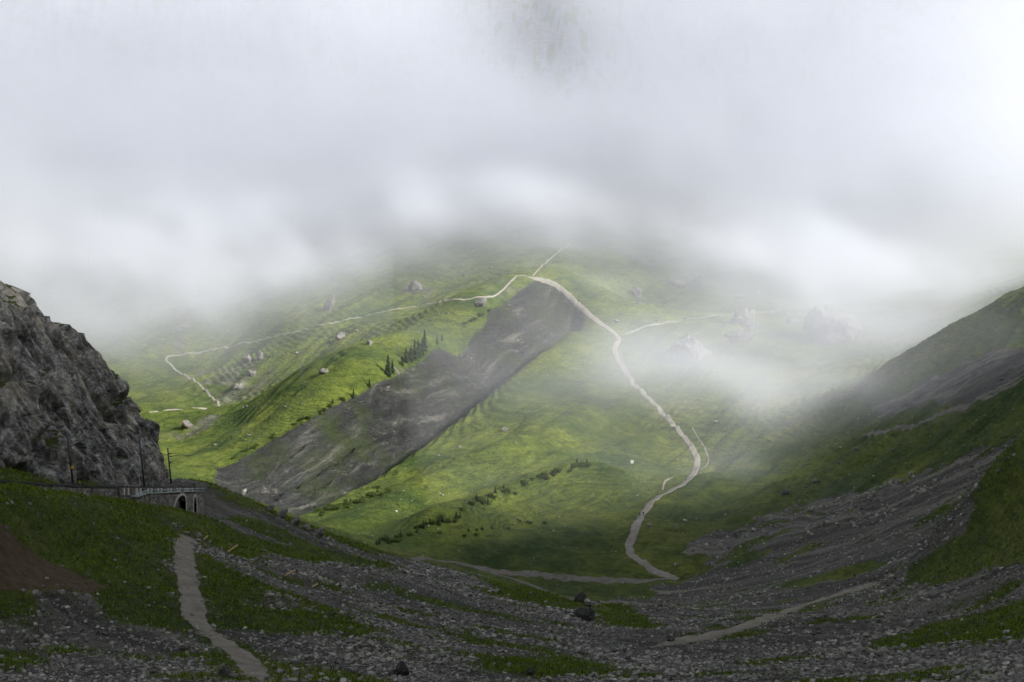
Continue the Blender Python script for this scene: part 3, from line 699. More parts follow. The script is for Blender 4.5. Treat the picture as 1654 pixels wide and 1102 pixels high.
def masonry():
    b = NB('masonry'); p = b.pos(); pr = b.scale(p, (1.0, 0.55, 1.3)); v = b.vor(pr, 1.6, out='Color'); sep = b.n('ShaderNodeSeparateColor'); b.put(sep.inputs[0], v)
    e = b.vor(pr, 1.6, 'DISTANCE_TO_EDGE'); n = b.noise(p, 4.0, 4, 0.7)
    st = b.noise(b.scale(p, (1, 1.0, 0.18)), 0.9, 4, 0.6)
    c = b.mix(sep.outputs[0], (0.14, 0.13, 0.115), (0.38, 0.355, 0.31)); c = b.mix(b.ramp(n, 0.45, 0.7, 0, 0.5), c, (0.06, 0.06, 0.05))
    c = b.mix(b.ramp(e, 0.0, 0.07), (0.05, 0.048, 0.042), c); c = b.mix(b.ramp(st, 0.5, 0.66, 0, 0.6), c, (0.05, 0.05, 0.045))
    b.bsdf(c, 0.9, b.bump(b.ramp(e, 0, 0.1), 0.7, 0.15)); return b.m
M_MASON = masonry(); M_COPE = simple('dark_steel', (0.02, 0.022, 0.025), 0.6); M_MAST = simple('mast_steel', (0.045, 0.06, 0.075), 0.5, 0.4)
M_RAILING = simple('galvanised_railing', (0.22, 0.28, 0.29), 0.45, 0.5); M_ARCH = simple('arch_stone', (0.52, 0.50, 0.45), 0.85); M_YEL = simple('yellow_paint', (0.75, 0.52, 0.03), 0.5)
M_BALLAST = simple('ballast', (0.07, 0.065, 0.06), 0.95); M_WOOD = simple('weathered_timber', (0.42, 0.30, 0.16), 0.8, 0.2, 0, 0.3, 6); M_GREYWOOD = simple('grey_timber', (0.20, 0.18, 0.15), 0.85)
M_INS = simple('insulator_ceramic', (0.25, 0.13, 0.08), 0.3)

# ------------------------------------------------------------------ the railway on its wall
def ribbon_wall(mb, ys, xo, zt, zb, th):
    n = len(ys); V = []
    for y in ys:
        x = float(rail_x(y))+xo; V += [(x, y, zt(y)), (x-th, y, zt(y)), (x-th, y, zb(y)), (x, y, zb(y))]
    F_ = [(4*i+a, 4*i+(a+1) % 4, 4*i+4+(a+1) % 4, 4*i+4+a) for i in range(n-1) for a in range(4)]+[(0, 1, 2, 3), tuple(4*(n-1)+k for k in (3, 2, 1, 0))]
    mb.add(V, F_)
ys = list(np.arange(100, 239.1, 2.0))
rw = empty('retaining_wall', (float(rail_x(170)), 170, float(rail_b(170))), 'long stone retaining wall carrying the railway along the foot of the cliff', 'wall')
m = MB(); ribbon_wall(m, ys, 0, lambda y: float(rail_z(y))-0.12, lambda y: float(rail_b(y))-1.2, 1.2); m.build('wall', M_MASON, rw)
m = MB(); ribbon_wall(m, ys, 0.10, lambda y: float(rail_z(y))+0.10, lambda y: float(rail_z(y))-0.118, 1.0); m.build('coping', M_COPE, rw)
for i, y in enumerate(np.arange(196, 238, 1.9)):
    m = MB(); x = float(rail_x(y)); m.box((x+0.13, y, float(rail_z(y))-0.62), (0.26, 0.55, 0.99)); m.build('buttress', M_ARCH if i % 3 else M_MASON, rw)
tr = empty('railway_track', (float(rail_x(170))-2.3, 170, float(rail_z(170))), 'single rack railway track running on top of the retaining wall below the cliff', 'railway track')
yt = list(np.arange(100, 241, 2.0))
m = MB(); ribbon_wall(m, yt, -1.0, lambda y: float(rail_z(y))-0.02, lambda y: float(rail_z(y))-0.8, 3.2); m.build('ballast', M_BALLAST, tr)
for xo in (-1.9, -2.7): 
    m = MB(); ribbon_wall(m, yt, xo, lambda y: float(rail_z(y))+0.24, lambda y: float(rail_z(y))+0.06, 0.07); m.build('rail', M_COPE, tr)
m = MB(); ribbon_wall(m, yt, -2.3, lambda y: float(rail_z(y))+0.22, lambda y: float(rail_z(y))+0.06, 0.12); m.build('rack', M_COPE, tr)
m = MB()
for y in np.arange(101, 240, 0.9): m.box((float(rail_x(y))-2.35, y, float(rail_z(y))+0.02), (1.6, 0.22, 0.12))
m.build('sleeper', M_GREYWOOD, tr)['kind'] = 'stuff'
# viaduct: lower wall with two arches standing proud of the retaining wall
va = empty('viaduct', (float(rail_x(222))+0.9, 222, float(rail_b(222))), 'small stone viaduct with two arches and a railed walkway below the railway', 'viaduct')
def vtop(y): return float(np.interp(y, [200, 206, 240, 246], [at(212,805,200)[2], at(229,798,206)[2], at(316,794,240)[2], at(318,794,246)[2]]))
def vx(y): return float(rail_x(min(y, 240)))+0.95
y0v, y1v = 201.0, 243.5
arches = [(225.0, 3.9, -0.7, 2.9), (235.8, 1.3, -0.9, 2.1)]   # centre y, half-width, drop of crown under the top, height
def zbv(y): return float(rail_b(y))-1.5
outline = [(y0v, zbv(y0v))]
for (yc, hw, dc, hh) in arches:
    zc = vtop(yc)+dc
    outline += [(yc-hw, zbv(yc-hw))]+[(yc-hw*cos(t), zc-hh*0.55+hh*0.55*sin(t)) for t in np.linspace(0, pi, 13)]+[(yc+hw, zbv(yc+hw))]
outline += [(y1v, zbv(y1v)), (y1v, vtop(y1v)), (240, vtop(240)), (206, vtop(206)), (y0v, vtop(y0v))]
bm = bmesh.new(); vs = [bm.verts.new((vx(a), a, z)) for a, z in outline]; f = bm.faces.new(vs)
ex = bmesh.ops.extrude_face_region(bm, geom=[f]); bmesh.ops.translate(bm, vec=(-1.2, 0, 0), verts=[q for q in ex['geom'] if isinstance(q, bmesh.types.BMVert)])
bmesh.ops.triangulate(bm, faces=[q for q in bm.faces if len(q.verts) > 4]); bmesh.ops.recalc_face_normals(bm, faces=bm.faces)
me = bpy.data.meshes.new('wall'); bm.to_mesh(me); bm.free(); me.materials.append(M_MASON); o = bpy.data.objects.new('wall', me); COL.objects.link(o); o.parent = va; o.matrix_parent_inverse = Matrix.Translation(va.location).inverted()
for (yc, hw, dc, hh) in arches:
    zc = vtop(yc)+dc; pts = [(yc-hw, zbv(yc-hw)+0.8)]+[(yc-hw*cos(t), zc-hh*0.55+hh*0.55*sin(t)) for t in np.linspace(0, pi, 13)]+[(yc+hw, zbv(yc+hw)+0.8)]
    m = MB(); V = []
    for i, (a, z) in enumerate(pts):
        a2, z2 = pts[min(i+1, len(pts)-1)]; a1, z1 = pts[max(i-1, 0)]; t = Vector((a2-a1, z2-z1)).normalized(); nn = Vector((-t.y, t.x))*0.42
        x = vx(a)+0.05
        V += [(x, a, z), (x, a+nn.x, z+nn.y), (x-0.9, a+nn.x, z+nn.y), (x-0.9, a, z)]
    m.add(V, [(4*i+k, 4*i+(k+1) % 4, 4*i+4+(k+1) % 4, 4*i+4+k) for i in range(len(pts)-1) for k in range(4)]); m.build('arch_ring', M_ARCH, va)
m = MB(); V = []
yw = [201, 203.5, 206, 212, 220, 230, 240, 243.6]
for y in yw: V += [(vx(y)+0.15, y, vtop(y)+0.14), (vx(y)-0.94, y, vtop(y)+0.14), (vx(y)-0.94, y, vtop(y)+0.003), (vx(y)+0.15, y, vtop(y)+0.003)]
m.add(V, [(4*i+k, 4*i+(k+1) % 4, 4*i+4+(k+1) % 4, 4*i+4+k) for i in range(len(yw)-1) for k in range(4)]+[(0,1,2,3),(31,30,29,28)]); m.build('walkway', M_RAILING, va)
m = MB(); m.tube([(vx(y)+0.12, y, vtop(y)+0.55) for y in [200, 203.5, 206, 212, 220, 230, 240, 243.5]], 0.07, 6)
m.build('handrail', M_RAILING, va)
for y in np.arange(202, 244, 3.4): MB().tube([(vx(y)+0.12, y, vtop(y)+0.10), (vx(y)+0.12, y, vtop(y)+0.56)], 0.04, 5).build('post', M_RAILING, va)
MB().tube([(vx(243.4)-0.2, 243.4, vtop(243)+0.1), (vx(243.4)-0.2, 243.4, vtop(243)+1.05), (vx(243.4)-1.2, 243.4, vtop(243)+1.05), (vx(243.4)-1.2, 243.4, vtop(243)+0.1)], 0.05, 6).build('gate_frame', M_RAILING, va)

# overhead line masts
def mast(px, prow, Y, top, lab, arms):
    b0 = at(px, prow, Y); t0 = at(top[0], top[1], Y); r = empty('catenary_mast', b0, lab, 'mast', 'overhead line masts beside the railway')
    MB().tube([Vector(b0)-Vector((0, 0, 0.7)), t0], [0.17, 0.12], 8).build('pole', M_MAST, r, True)
    MB().tube([Vector(b0)-Vector((0, 0, 0.5)), Vector(b0)+Vector((0, 0, 0.25))], 0.28, 8).build('footing', M_BALLAST, r)
    for (x0, y0, x1, y1) in arms:
        a, e = at(x0, y0, Y), at(x1, y1, Y); MB().tube([a, e], 0.045, 6).build('bracket_arm', M_MAST, r)
        q = Vector(a)*0.8+Vector(e)*0.2; MB().tube([q-Vector((0.18, 0, 0)), q+Vector((0.18, 0, 0))], 0.11, 8).build('insulator', M_INS, r, True)
    return r
m1_ = mast(119, 783, 180, (108, 697), 'nearest overhead line mast with a small yellow tag, left of the others', [(110,717,125,711),(110,722,137,711)])
c = at(117.0, 755, 179.75); MB().box(c, (0.36, 0.05, 0.30)).build('sign', M_YEL, m1_)
mast(234, 786, 209, (225, 708), 'middle overhead line mast standing in front of the cliff above the viaduct', [(226,734,247,733)])
mast(277, 785, 246, (271, 724), 'farthest overhead line mast at the nose of the cliff', [(272,733,285,732),(273,738,290,735),(273,747,287,743)])
ow = empty('overhead_wire', at(272, 735, 245), 'thin overhead wires strung from mast to mast and on past the cliff nose', 'wire')
for (a, e, sg) in [((110,714,180),(226,734,209),0.5),((226,734,209),(272,733,246),0.25),((285,732,246),(322,731,330),0.5),((273,747,246),(308,740,320),0.4),((290,735,246),(322,731.5,330),0.3)]:
    A, E = Vector(at(*a)), Vector(at(*e)); pts = [A.lerp(E, t)-Vector((0, 0, sg*4*t*(1-t))) for t in np.linspace(0, 1, 9)]
    MB().tube(pts, 0.035, 5).build('wire', M_COPE, ow)

# ------------------------------------------------------------------ paths worn into the slopes
def path_material(name, a, b_):
    b = NB(name); p = b.pos(); n1 = b.noise(p, 0.5, 5, 0.7); n2 = b.noise(p, 4.0, 4, 0.75)
    c = b.mix(b.ramp(n1, 0.3, 0.7), a, b_); c = b.mix(b.ramp(n2, 0.5, 0.72, 0, 0.6), c, tuple(q*0.4 for q in a)); c = b.mix(b.ramp(n2, 0.25, 0.42, 0.5, 0), c, (0.42, 0.40, 0.36))
    b.bsdf(c, 0.95, b.bump(n2, 0.6, 0.15), 0.1); return b.m
M_PATH = path_material('path_gravel', (0.145, 0.135, 0.115), (0.25, 0.235, 0.205)); M_NEARPATH = path_material('footpath_grit', (0.125, 0.113, 0.090), (0.26, 0.24, 0.195)); M_DIRTP = path_material('dark_earth', (0.04, 0.034, 0.028), (0.08, 0.07, 0.055))
M_BEDP = path_material('stream_gravel', (0.085, 0.08, 0.07), (0.17, 0.16, 0.14))
def path(pp, w, mat, name='path', seed=1, rough=0.3, lift=0.16, taper=False):
    q = dense(pp, 8); Y_FAR = min(c[1] for c in pp) < 800; X, Y, Z = cast_polar(q[:, 0], q[:, 1]) if Y_FAR else cast(q[:, 0], q[:, 1], base_h); P_ = np.stack([X, Y], -1)
    if Y.min() < 300: rough *= 1.1
    keep = np.concatenate([[True], np.hypot(*np.diff(P_, axis=0).T) > 0.05]); P_ = P_[keep]
    s = np.concatenate([[0], np.cumsum(np.hypot(*np.diff(P_, axis=0).T))]); step = 0.5 if w < 3 and Y.max() < 300 else 0.9
    t = np.arange(0, s[-1], step); X = np.interp(t, s, P_[:, 0]); Y = np.interp(t, s, P_[:, 1])
    
    hw = 8 if Y_FAR else 3; kk = np.ones(2*hw+1)/(2*hw+1)
    if len(X) > 4*hw: X[hw:-hw] = np.convolve(X, kk, 'valid'); Y[hw:-hw] = np.convolve(Y, kk, 'valid')
    tx, ty = np.gradient(X), np.gradient(Y); l = np.hypot(tx, ty)+1e-9; nx, ny = -ty/l, tx/l
    wl = w/2*(1+rough*(0.5*fbm(t/9, t*0+seed, 3, seed)+0.9*fbm(t/1.1, t*0+seed, 3, seed+7))); wr = w/2*(1+rough*(0.5*fbm(t/9, t*0+seed+50, 3, seed+3)+0.9*fbm(t/1.1, t*0+seed+9, 3, seed+8)))
    if taper: k_ = smooth(0, 12, t)*(1-smooth(s[-1]-12, s[-1], t)); wl = wl*(0.2+0.8*k_); wr = wr*(0.2+0.8*k_)
    rows = []
    for f_ in (-1.15, -0.9, -0.5, 0, 0.5, 0.9, 1.15):
        ww = np.where(f_ < 0, wl, wr)*f_; x, y = X+nx*ww, Y+ny*ww; z = height(x, y)+(lift if abs(f_) < 1 else -0.25); rows.append(np.stack([x, y, z], -1))
    G = np.stack(rows, 1); o = mesh_np(name, G.reshape(-1, 3), grid_faces(len(X), 7), [mat]); return tag(o, kind='structure')
path([(858,449),(893,455),(912,470),(935,492),(955,511),(978,528),(1000,545),(992,566),(1005,592),(1025,622),(1050,645),(1075,672),(1100,700),(1118,725),(1127,745),(1121,763),(1110,778),(1085,792),(1063,803),(1050,815),(1035,835),(1027,850),(1022,870),(1013,885),(1030,905),(1055,920),(1080,931),(1096,937)], 2.8, M_PATH, 'path', 1, 0.3)
path([(858,449),(838,444),(830,450),(800,477),(760,483),(720,487),(640,500),(560,517),(480,535),(380,558),(300,572),(263,577),(285,597),(320,620),(340,640),(355,655),(330,660),(290,661),(240,666)], 1.25, M_PATH, 'path', 2, 0.4)
path([(1003,543),(1030,532),(1070,522),(1120,515),(1180,508),(1230,504),(1270,506),(1310,512)], 1.6, M_PATH, 'path', 3, 0.4, taper=True)
path([(858,449),(875,430),(905,405),(925,390)], 1.0, M_PATH, 'path', 13, 0.4, taper=True)
path([(660,903),(740,913),(800,928),(850,943),(890,956),(925,968),(936,972)], 2.6, M_BEDP, 'path', 4, 0.5)
path([(745,915),(850,931),(920,935),(1000,937),(1096,937.5)], 5.0, M_BEDP, 'gravel_bed', 5, 0.6, 0.08, True)
path([(945,972),(980,972),(1020,975),(1055,978)], 5.0, M_BEDP, 'gravel_bed', 15, 0.6, 0.08, True)
path([(1440,936),(1400,948),(1350,962),(1290,982),(1230,1003),(1170,1022),(1120,1033),(1050,1045)], 4.2, M_NEARPATH, 'path', 6, 0.4, 0.12, True)
path([(1654,612),(1600,640),(1540,662),(1480,685),(1430,698),(1390,703)], 2.4, M_BEDP, 'path', 7, 0.5, taper=True)
path([(303,864),(298,890),(300,920),(305,950),(312,980),(318,1005),(345,1028),(375,1050),(400,1075),(418,1099),(425,1120)], 2.5, M_NEARPATH, 'footpath', 8, 0.35, 0.06)
path([(284,869),(305,867),(325,868),(345,878),(380,895),(430,915),(470,927),(505,944),(560,965),(590,975),(640,992)], 1.9, M_DIRTP, 'footpath', 9, 0.35, 0.04, True)
path([(205,806),(240,825),(280,850),(302,866)], 0.8, M_DIRTP, 'drain', 10, 0.5, 0.05)
path([(1118,690),(1130,712),(1144,735),(1143,750),(1128,762)], 0.6, M_PATH, 'path', 11, 0.5, 0.06)
#path([(1160,650),(1163,690),(1180,730),(1195,745)], 0.8, M_PATH, 'path', 12, 0.5, 0.06, True)
path([(1070,792),(1074,778),(1086,771)], 0.8, M_PATH, 'path', 14, 0.5, 0.06)
#path([(1042,806),(1028,815),(1012,832),(995,845)], 0.7, M_PATH, 'path', 16, 0.5, 0.06, True)
#path([(860,455),(800,487),(750,510),(700,536)], 0.9, M_PATH, 'path', 17, 0.5, 0.06, True)

path([(1012,600),(1036,630),(1064,658),(1088,684)], 0.5, M_PATH, 'path', 21, 0.6, 0.08, True)
path([(1000,558),(1004,580),(1016,602)], 0.6, M_PATH, 'path', 22, 0.6, 0.08, True)
path([(960,520),(972,531),(990,545)], 0.6, M_PATH, 'path', 23, 0.6, 0.08, True)
# ------------------------------------------------------------------ trees and shrubs
b = NB('needles'); n = b.noise(b.pos(), 1.3, 3, 0.6); b.bsdf(b.mix(n, (0.010, 0.020, 0.008), (0.035, 0.055, 0.018)), 0.85, None, 0.15); M_NEEDLE = b.m
b = NB('shrub_leaves'); n = b.noise(b.pos(), 1.0, 3, 0.6); b.bsdf(b.mix(n, (0.016, 0.030, 0.008), (0.060, 0.085, 0.020)), 0.85, None, 0.15); M_SHRUB = b.m
M_BARK = simple('bark', (0.06, 0.045, 0.035), 0.95)
def spruce_meshes(seed):
    r = random.Random(seed); t = MB().tube([(0, 0, -0.06), (0.005, 0, 0.5), (0, 0.004, 0.97)], [0.022, 0.013, 0.002], 6)
    V = []; Fs = []
    for k in range(26):
        z = 0.05+0.93*(k/26)**0.95; R = 0.20*(1-z)**0.85*(0.8+0.4*r.random())+0.012
        for j in range(9):
            a = r.random()*6.28; L = R*(0.65+0.5*r.random()); dz = -0.35*L-0.01; w = 0.30*L+0.008
            c, s = cos(a), sin(a)
            for q in range(2):
                l0, l1 = (0.1, 0.7) if q == 0 else (0.45, 1.0)
                ww = w*(1 if q == 0 else 0.7); i = len(V)
                V += [(c*L*l0, s*L*l0, z+dz*l0+0.008), (c*L*l1*0.75-s*ww, s*L*l1*0.75+c*ww, z+dz*l1-0.012*r.random()), (c*L*l1, s*L*l1, z+dz*l1+0.01), (c*L*l1*0.75+s*ww, s*L*l1*0.75-c*ww, z+dz*l1-0.02*r.random())]
                Fs += [(i, i+1, i+2, i+3)]
    cm = MB().add(V, Fs)
    return t, cm
def shrub_meshes(seed):
    r = random.Random(seed); t = MB()
    for k in range(5):
        a = r.random()*6.28; t.tube([(0, 0, -0.05), (cos(a)*0.25, sin(a)*0.25, 0.3), (cos(a)*0.5, sin(a)*0.5, 0.62)], [0.04, 0.025, 0.01], 5)
    V = []; Fs = []; lobes = [(r.uniform(-.45, .45), r.uniform(-.4, .4), r.uniform(.25, .65), r.uniform(.22, .42)) for _ in range(7)]
    for k in range(420):
        lx, ly, lz, lr = r.choice(lobes); d = Vector((r.gauss(0, 1), r.gauss(0, 1), r.gauss(0, 1))).normalized()*lr*(0.6+0.5*r.random())
        p = Vector((lx, ly, lz))+d; 
        if p.z < 0.02: continue
        u = Vector((r.gauss(0, 1), r.gauss(0, 1), r.gauss(0, 1))).normalized()*0.07; v = d.normalized().cross(u).normalized()*0.05+d.normalized()*0.05; i = len(V)
        V += [p-u, p+v, p+u, p-v*0.6]; Fs.append((i, i+1, i+2, i+3))
    return t, MB().add(V, Fs)
def plant_protos(kind, n):
    out = []
    for k in range(n):
        t, c = (spruce_meshes if kind == 'spruce' else shrub_meshes)(k+(10 if kind == 'spruce' else 50)); out.append((t, c))
    return out
PROT = {'spruce': plant_protos('spruce', 4), 'shrub': plant_protos('shrub', 4)}; MADE = {}
def plant(kind, var, px, py, hpx, wide, label, group):
    x, y, z = ground_at(px, py); s = hpx*math.sqrt(x*x+y*y+z*z)/FPX; nm = 'spruce_tree' if kind == 'spruce' else 'shrub'
    r = bpy.data.objects.new(nm, None); COL.objects.link(r); tag(r, label, 'tree' if kind == 'spruce' else 'shrub', group); key = (kind, var)
    if key not in MADE:
        t, c = PROT[kind][var]
        a = t.build('trunk' if kind == 'spruce' else 'stem', M_BARK); c_ = c.build('crown' if kind == 'spruce' else 'foliage', M_NEEDLE if kind == 'spruce' else M_SHRUB); MADE[key] = (a, c_); ch = (a, c_)
    else:
        ch = tuple(q.copy() for q in MADE[key]); [COL.objects.link(q) for q in ch]
    for q in ch: q.parent = r
    r.location = (x, y, z-0.03*s); r.scale = (s*wide, s*wide, s); r.rotation_euler[2] = RNG.uniform(0, 6.28)
for i, (px, py, h, lab) in enumerate([
 (627,606,34,'tallest dark spruce at the left end of the clump on the scar edge'),(634,603,22,'shorter spruce growing against the tallest one on the scar edge'),
 (656,585,24,'thin spruce between the tallest spruce and the dense clump'),(664,583,26,'first spruce of the dense clump on the scar edge, counted from the left'),
 (670,580,32,'second spruce of the dense clump, one of its tallest'),(676,576,28,'middle spruce of the dense clump on the scar edge'),
 (682,573,24,'low spruce in the right half of the dense clump'),(686,565,32,'tall narrow spruce at the right end of the dense clump'),
 (706,556,14,'small spruce just right of the dense clump'),(714,551,12,'tiny spruce farther up the scar edge beyond the small one'),
 (597,625,14,'small spruce on the scar edge left of the tallest spruce'),(571,643,15,'lone small spruce low on the scar edge, left of all the others'),
 (650,590,16,'bushy little spruce at the foot of the thin spruce')]):
    plant('spruce', i % 4, px, py, h*1.1, 1.05, lab, 'spruces on the edge of the scar')
rr_ = np.random.default_rng(5)
def shrub_row(pts, n, jit, h0, h1, label, group, sp=0.35):
    q = dense(pts, 10)
    for k in range(n):
        ci = rr_.integers(len(q)); c = q[ci]; part = ('left end', 'middle', 'right end')[int(3*ci/len(q)) if ci < len(q) else 2]; hb = 'dark dwarf spruce' if False else ''; px, py = c[0]+rr_.normal()*jit, c[1]+rr_.normal()*jit*0.45; h = rr_.uniform(h0, h1)
        if rr_.uniform() < sp: plant('spruce', int(rr_.integers(4)), px, py, h*1.5, 1.5, 'small spruce at the %s of %s' % (part, label), group)
        else: plant('shrub', int(rr_.integers(4)), px, py, h, 1.3, 'rounded bush at the %s of %s' % (part, label), group)
shrub_row([(605,888),(640,872),(675,858),(705,846),(740,836)], 34, 6, 5, 9, 'the row crossing the sunlit meadow foot', 'dwarf bushes across the meadow foot', 0.5)
shrub_row([(738,825),(765,814),(790,806),(820,793)], 22, 6, 5, 9, 'the thicket in the middle of the meadow', 'thicket in the middle of the meadow')
shrub_row([(845,783),(880,773),(905,765),(930,755),(945,745)], 24, 6, 5, 10, 'the thicket on the sunlit mound', 'thicket on the mound', 0.2)
shrub_row([(500,838),(520,825),(545,818),(570,815),(600,800),(625,795)], 26, 6, 5, 9, 'the growth on the lower tip of the crest', 'bushes on the lower tip of the crest', 0.05)
shrub_row([(375,742),(430,712),(480,685),(520,664),(560,643)], 20, 3, 4, 7, 'the fringe on the lower scar edge', 'bushes fringing the lower scar edge', 0.1)
shrub_row([(715,548),(760,520),(790,500)], 10, 3, 3, 6, 'the fringe on the upper scar edge', 'bushes fringing the upper scar edge', 0.1)
shrub_row([(720,868),(760,862),(800,855),(865,845)], 12, 8, 4, 6, 'the loose scatter on the meadow floor', 'isolated bushes on the meadow floor', 0.1)

# ------------------------------------------------------------------ two walkers on the trail
M_NAVY = simple('navy_cloth', (0.012, 0.02, 0.05), 0.9); M_BLK = simple('black_cloth', (0.012, 0.012, 0.014), 0.9); M_SKIN = simple('skin', (0.50, 0.31, 0.23), 0.6, 0.3, 0, 0.08); M_HAIR = simple('hair', (0.035, 0.022, 0.014), 0.8)
M_PACK = simple('pack_cloth', (0.04, 0.05, 0.09), 0.9); M_TROU = simple('grey_trousers', (0.05, 0.05, 0.055), 0.9)
def skinned(name, pts, edges, rad_, mat, parent, root=0):
    me = bpy.data.meshes.new(name); me.from_pydata(pts, edges, []); o = bpy.data.objects.new(name, me); COL.objects.link(o); me.materials.append(mat)
    o.modifiers.new('skin', 'SKIN').use_smooth_shade = True; sv = me.skin_vertices[0].data
    for i, r_ in enumerate(rad_): sv[i].radius = r_ if isinstance(r_, tuple) else (r_, r_)
    sv[root].use_root = True; s = o.modifiers.new('sub', 'SUBSURF'); s.levels = s.render_levels = 2; o.parent = parent; return o
def walker(px, py, face, coat, lab, ph):
    x, y, z = ground_at(px, py); r = bpy.data.objects.new('person', None); COL.objects.link(r); r.location = (x, y, z+0.12); r.rotation_euler[2] = face; tag(r, lab, 'person')
    s = ph
    J = [(0,0,.95),(0,.0,1.12),(0,.02,1.32),(0,.03,1.45),(0,.0,1.54),(0,-.02,1.66),(0,-.01,1.75),                 # pelvis..head, facing -y
      (.10,0,.90),(.11,-.16*s,.50),(.11,-.08*s,.09),(.11,-.22*s,.04), (-.10,0,.90),(-.11,.10*s,.50),(-.11,.30*s,.12),(-.11,.20*s,.05),
      (.19,.02,1.41),(.25,.06*s,1.14),(.25,-.10*s,.92),(.25,-.15*s,.84), (-.19,.02,1.41),(-.25,-.06*s,1.14),(-.24,-.22*s,.95),(-.24,-.28*s,.88)]
    E = [(0,1),(1,2),(2,3),(3,4),(4,5),(5,6),(0,7),(7,8),(8,9),(9,10),(0,11),(11,12),(12,13),(13,14),(2,15),(15,16),(16,17),(17,18),(2,19),(19,20),(20,21),(21,22)]
    R_ = [(.15,.11),(.14,.10),(.17,.11),(.10,.08),.055,(.085,.10),(.07,.085),.09,.06,.04,(.045,.035),.09,.06,.04,(.045,.035),.06,.045,.03,.035,.06,.045,.03,.035]
    skinned('body', J, E, R_, M_SKIN, r)
    skinned('trousers', [J[i] for i in (0,7,8,9,11,12,13)], [(0,1),(1,2),(2,3),(0,4),(4,5),(5,6)], [(.17,.13),.105,.08,.06,.105,.08,.06], M_TROU, r)
    skinned('jacket', [J[i] for i in (1,2,15,16,17,19,20,21)]+[(0,0,.93)], [(8,0),(0,1),(1,2),(2,3),(3,4),(1,5),(5,6),(6,7)], [(.165,.12),(.19,.13),.075,.06,.045,.075,.06,.045,(.175,.13)], coat, r)
    skinned('hair', [(0,.02,1.70),(0,.0,1.79)], [(0,1)], [(.09,.10),(.075,.085)], M_HAIR, r)
    V, Fq = rock_verts(2, 5, 6, 0.02, (0.17, 0.12, 0.27)); V = V+np.array([0, .20, 1.24]); o = mesh_np('backpack', V, Fq, [M_PACK]); o.parent = r
    for sx in (-1, 1):
        V, Fq = rock_verts(2, 6, 2, 0.0, (0.05, 0.14, 0.05)); k = 10 if sx > 0 else 14; V = V+np.array([J[k][0], J[k][1]+.04, J[k][2]]); o = mesh_np('shoe', V, Fq, [M_BLK]); o.parent = r
walker(1033.5, 835, radians(200), M_NAVY, 'left of two walkers going along the pale trail, dark jacket and backpack', 1.0)
walker(1039.5, 834, radians(190), M_BLK, 'right of two walkers going along the pale trail, black jacket', -0.8)

# ------------------------------------------------------------------ small things
x, y, z = ground_at(1021, 749); bx = empty('storage_box', (x, y, z), 'small white box standing alone on the green floor left of the trail', 'box')
M_WHITE = simple('white_paint', (0.62, 0.62, 0.60), 0.5, 0.3, 0, 0.04)
MB().box((x, y, z+0.62), (1.15, 0.9, 0.9)).build('body', M_WHITE, bx); MB().box((x, y, z+1.12), (1.3, 1.05, 0.09)).build('lid', M_WHITE, bx)
for sx in (-1, 1):
    for sy in (-1, 1): MB().box((x+sx*0.5, y+sy*0.38, z+0.02), (0.1, 0.1, 0.30)).build('leg', M_GREYWOOD, bx)
def beam(p0, p1, lab, mat=None, w=0.16):
    a = Vector(ground_at(*p0)); c = Vector(ground_at(*p1)); d = (c-a); m_ = MB(); mid = (a+c)/2+Vector((0, 0, 0.14))
    rot = d.to_track_quat('X', 'Z').to_matrix(); m_.box(mid, (max(d.length, 0.8), w, w*1.2), rot); o = m_.build('timber_beam', mat or M_WOOD); bv = o.modifiers.new('bevel', 'BEVEL'); bv.width = 0.02; bv.segments = 2
    return tag(o, lab, 'timber', 'timber step beams across the earth path')
beam((329,873),(336,867), 'short light timber step nearest the bend where the two footpaths meet')
beam((338,878),(343,872), 'grey weathered timber step, second from the bend of the footpath', M_GREYWOOD)
beam((368,893),(384,882), 'long thin timber beam lying across the earth path above the gravel tongue')
beam((461,931),(477,923), 'thick pale timber beam across the middle of the earth path')
beam((504,950),(513,945), 'short timber beam lowest on the earth path')
for i, (p0, p1, lab) in enumerate([((1400,943),(1404,936),'left of three pale planks lying at the top of the right gravel track'),((1409,942),(1414,935),'middle of three pale planks lying at the top of the right gravel track'),((1418,942),(1428,934),'right and longest of three pale planks at the top of the right gravel track')]):
    o = beam(p0, p1, lab, M_LIME, 0.3); o.name = 'plank'; o['category'] = 'plank'; o['group'] = 'pale planks by the right track'
for i, (px, py, h, lab) in enumerate([(1526,938,9,'leftmost of three thin posts below the dark right hill'),(1545,936,10,'middle of three thin posts below the dark right hill'),(1578,922,14,'rightmost and tallest of three thin posts below the dark right hill')]):
    x, y, z = ground_at(px, py); H_ = h*y/FPX; r = empty('marker_post', (x, y, z), lab, 'post', 'thin posts below the dark hill')
    MB().tube([(x, y, z-0.3), (x+0.02, y, z+H_)], 0.06, 6).build('post', M_GREYWOOD, r); MB().tube([(x+0.02, y, z+H_-0.003), (x+0.02, y, z+H_+0.06)], 0.085, 6).build('cap', M_COPE, r)
# ------------------------------------------------------------------ drifting cloud: one body of mist with a measured density
FB = ((-552.0, 640.0), (330.0, 1330.0), (-120.0, 270.0)); VS = 6.0
NXv, NYv, NZv = [int((b_-a)/VS)+1 for a, b_ in FB]
FZ, FY, FX = np.meshgrid(FB[2][0]+VS*np.arange(NZv), FB[1][0]+VS*np.arange(NYv), FB[0][0]+VS*np.arange(NXv), indexing='ij')
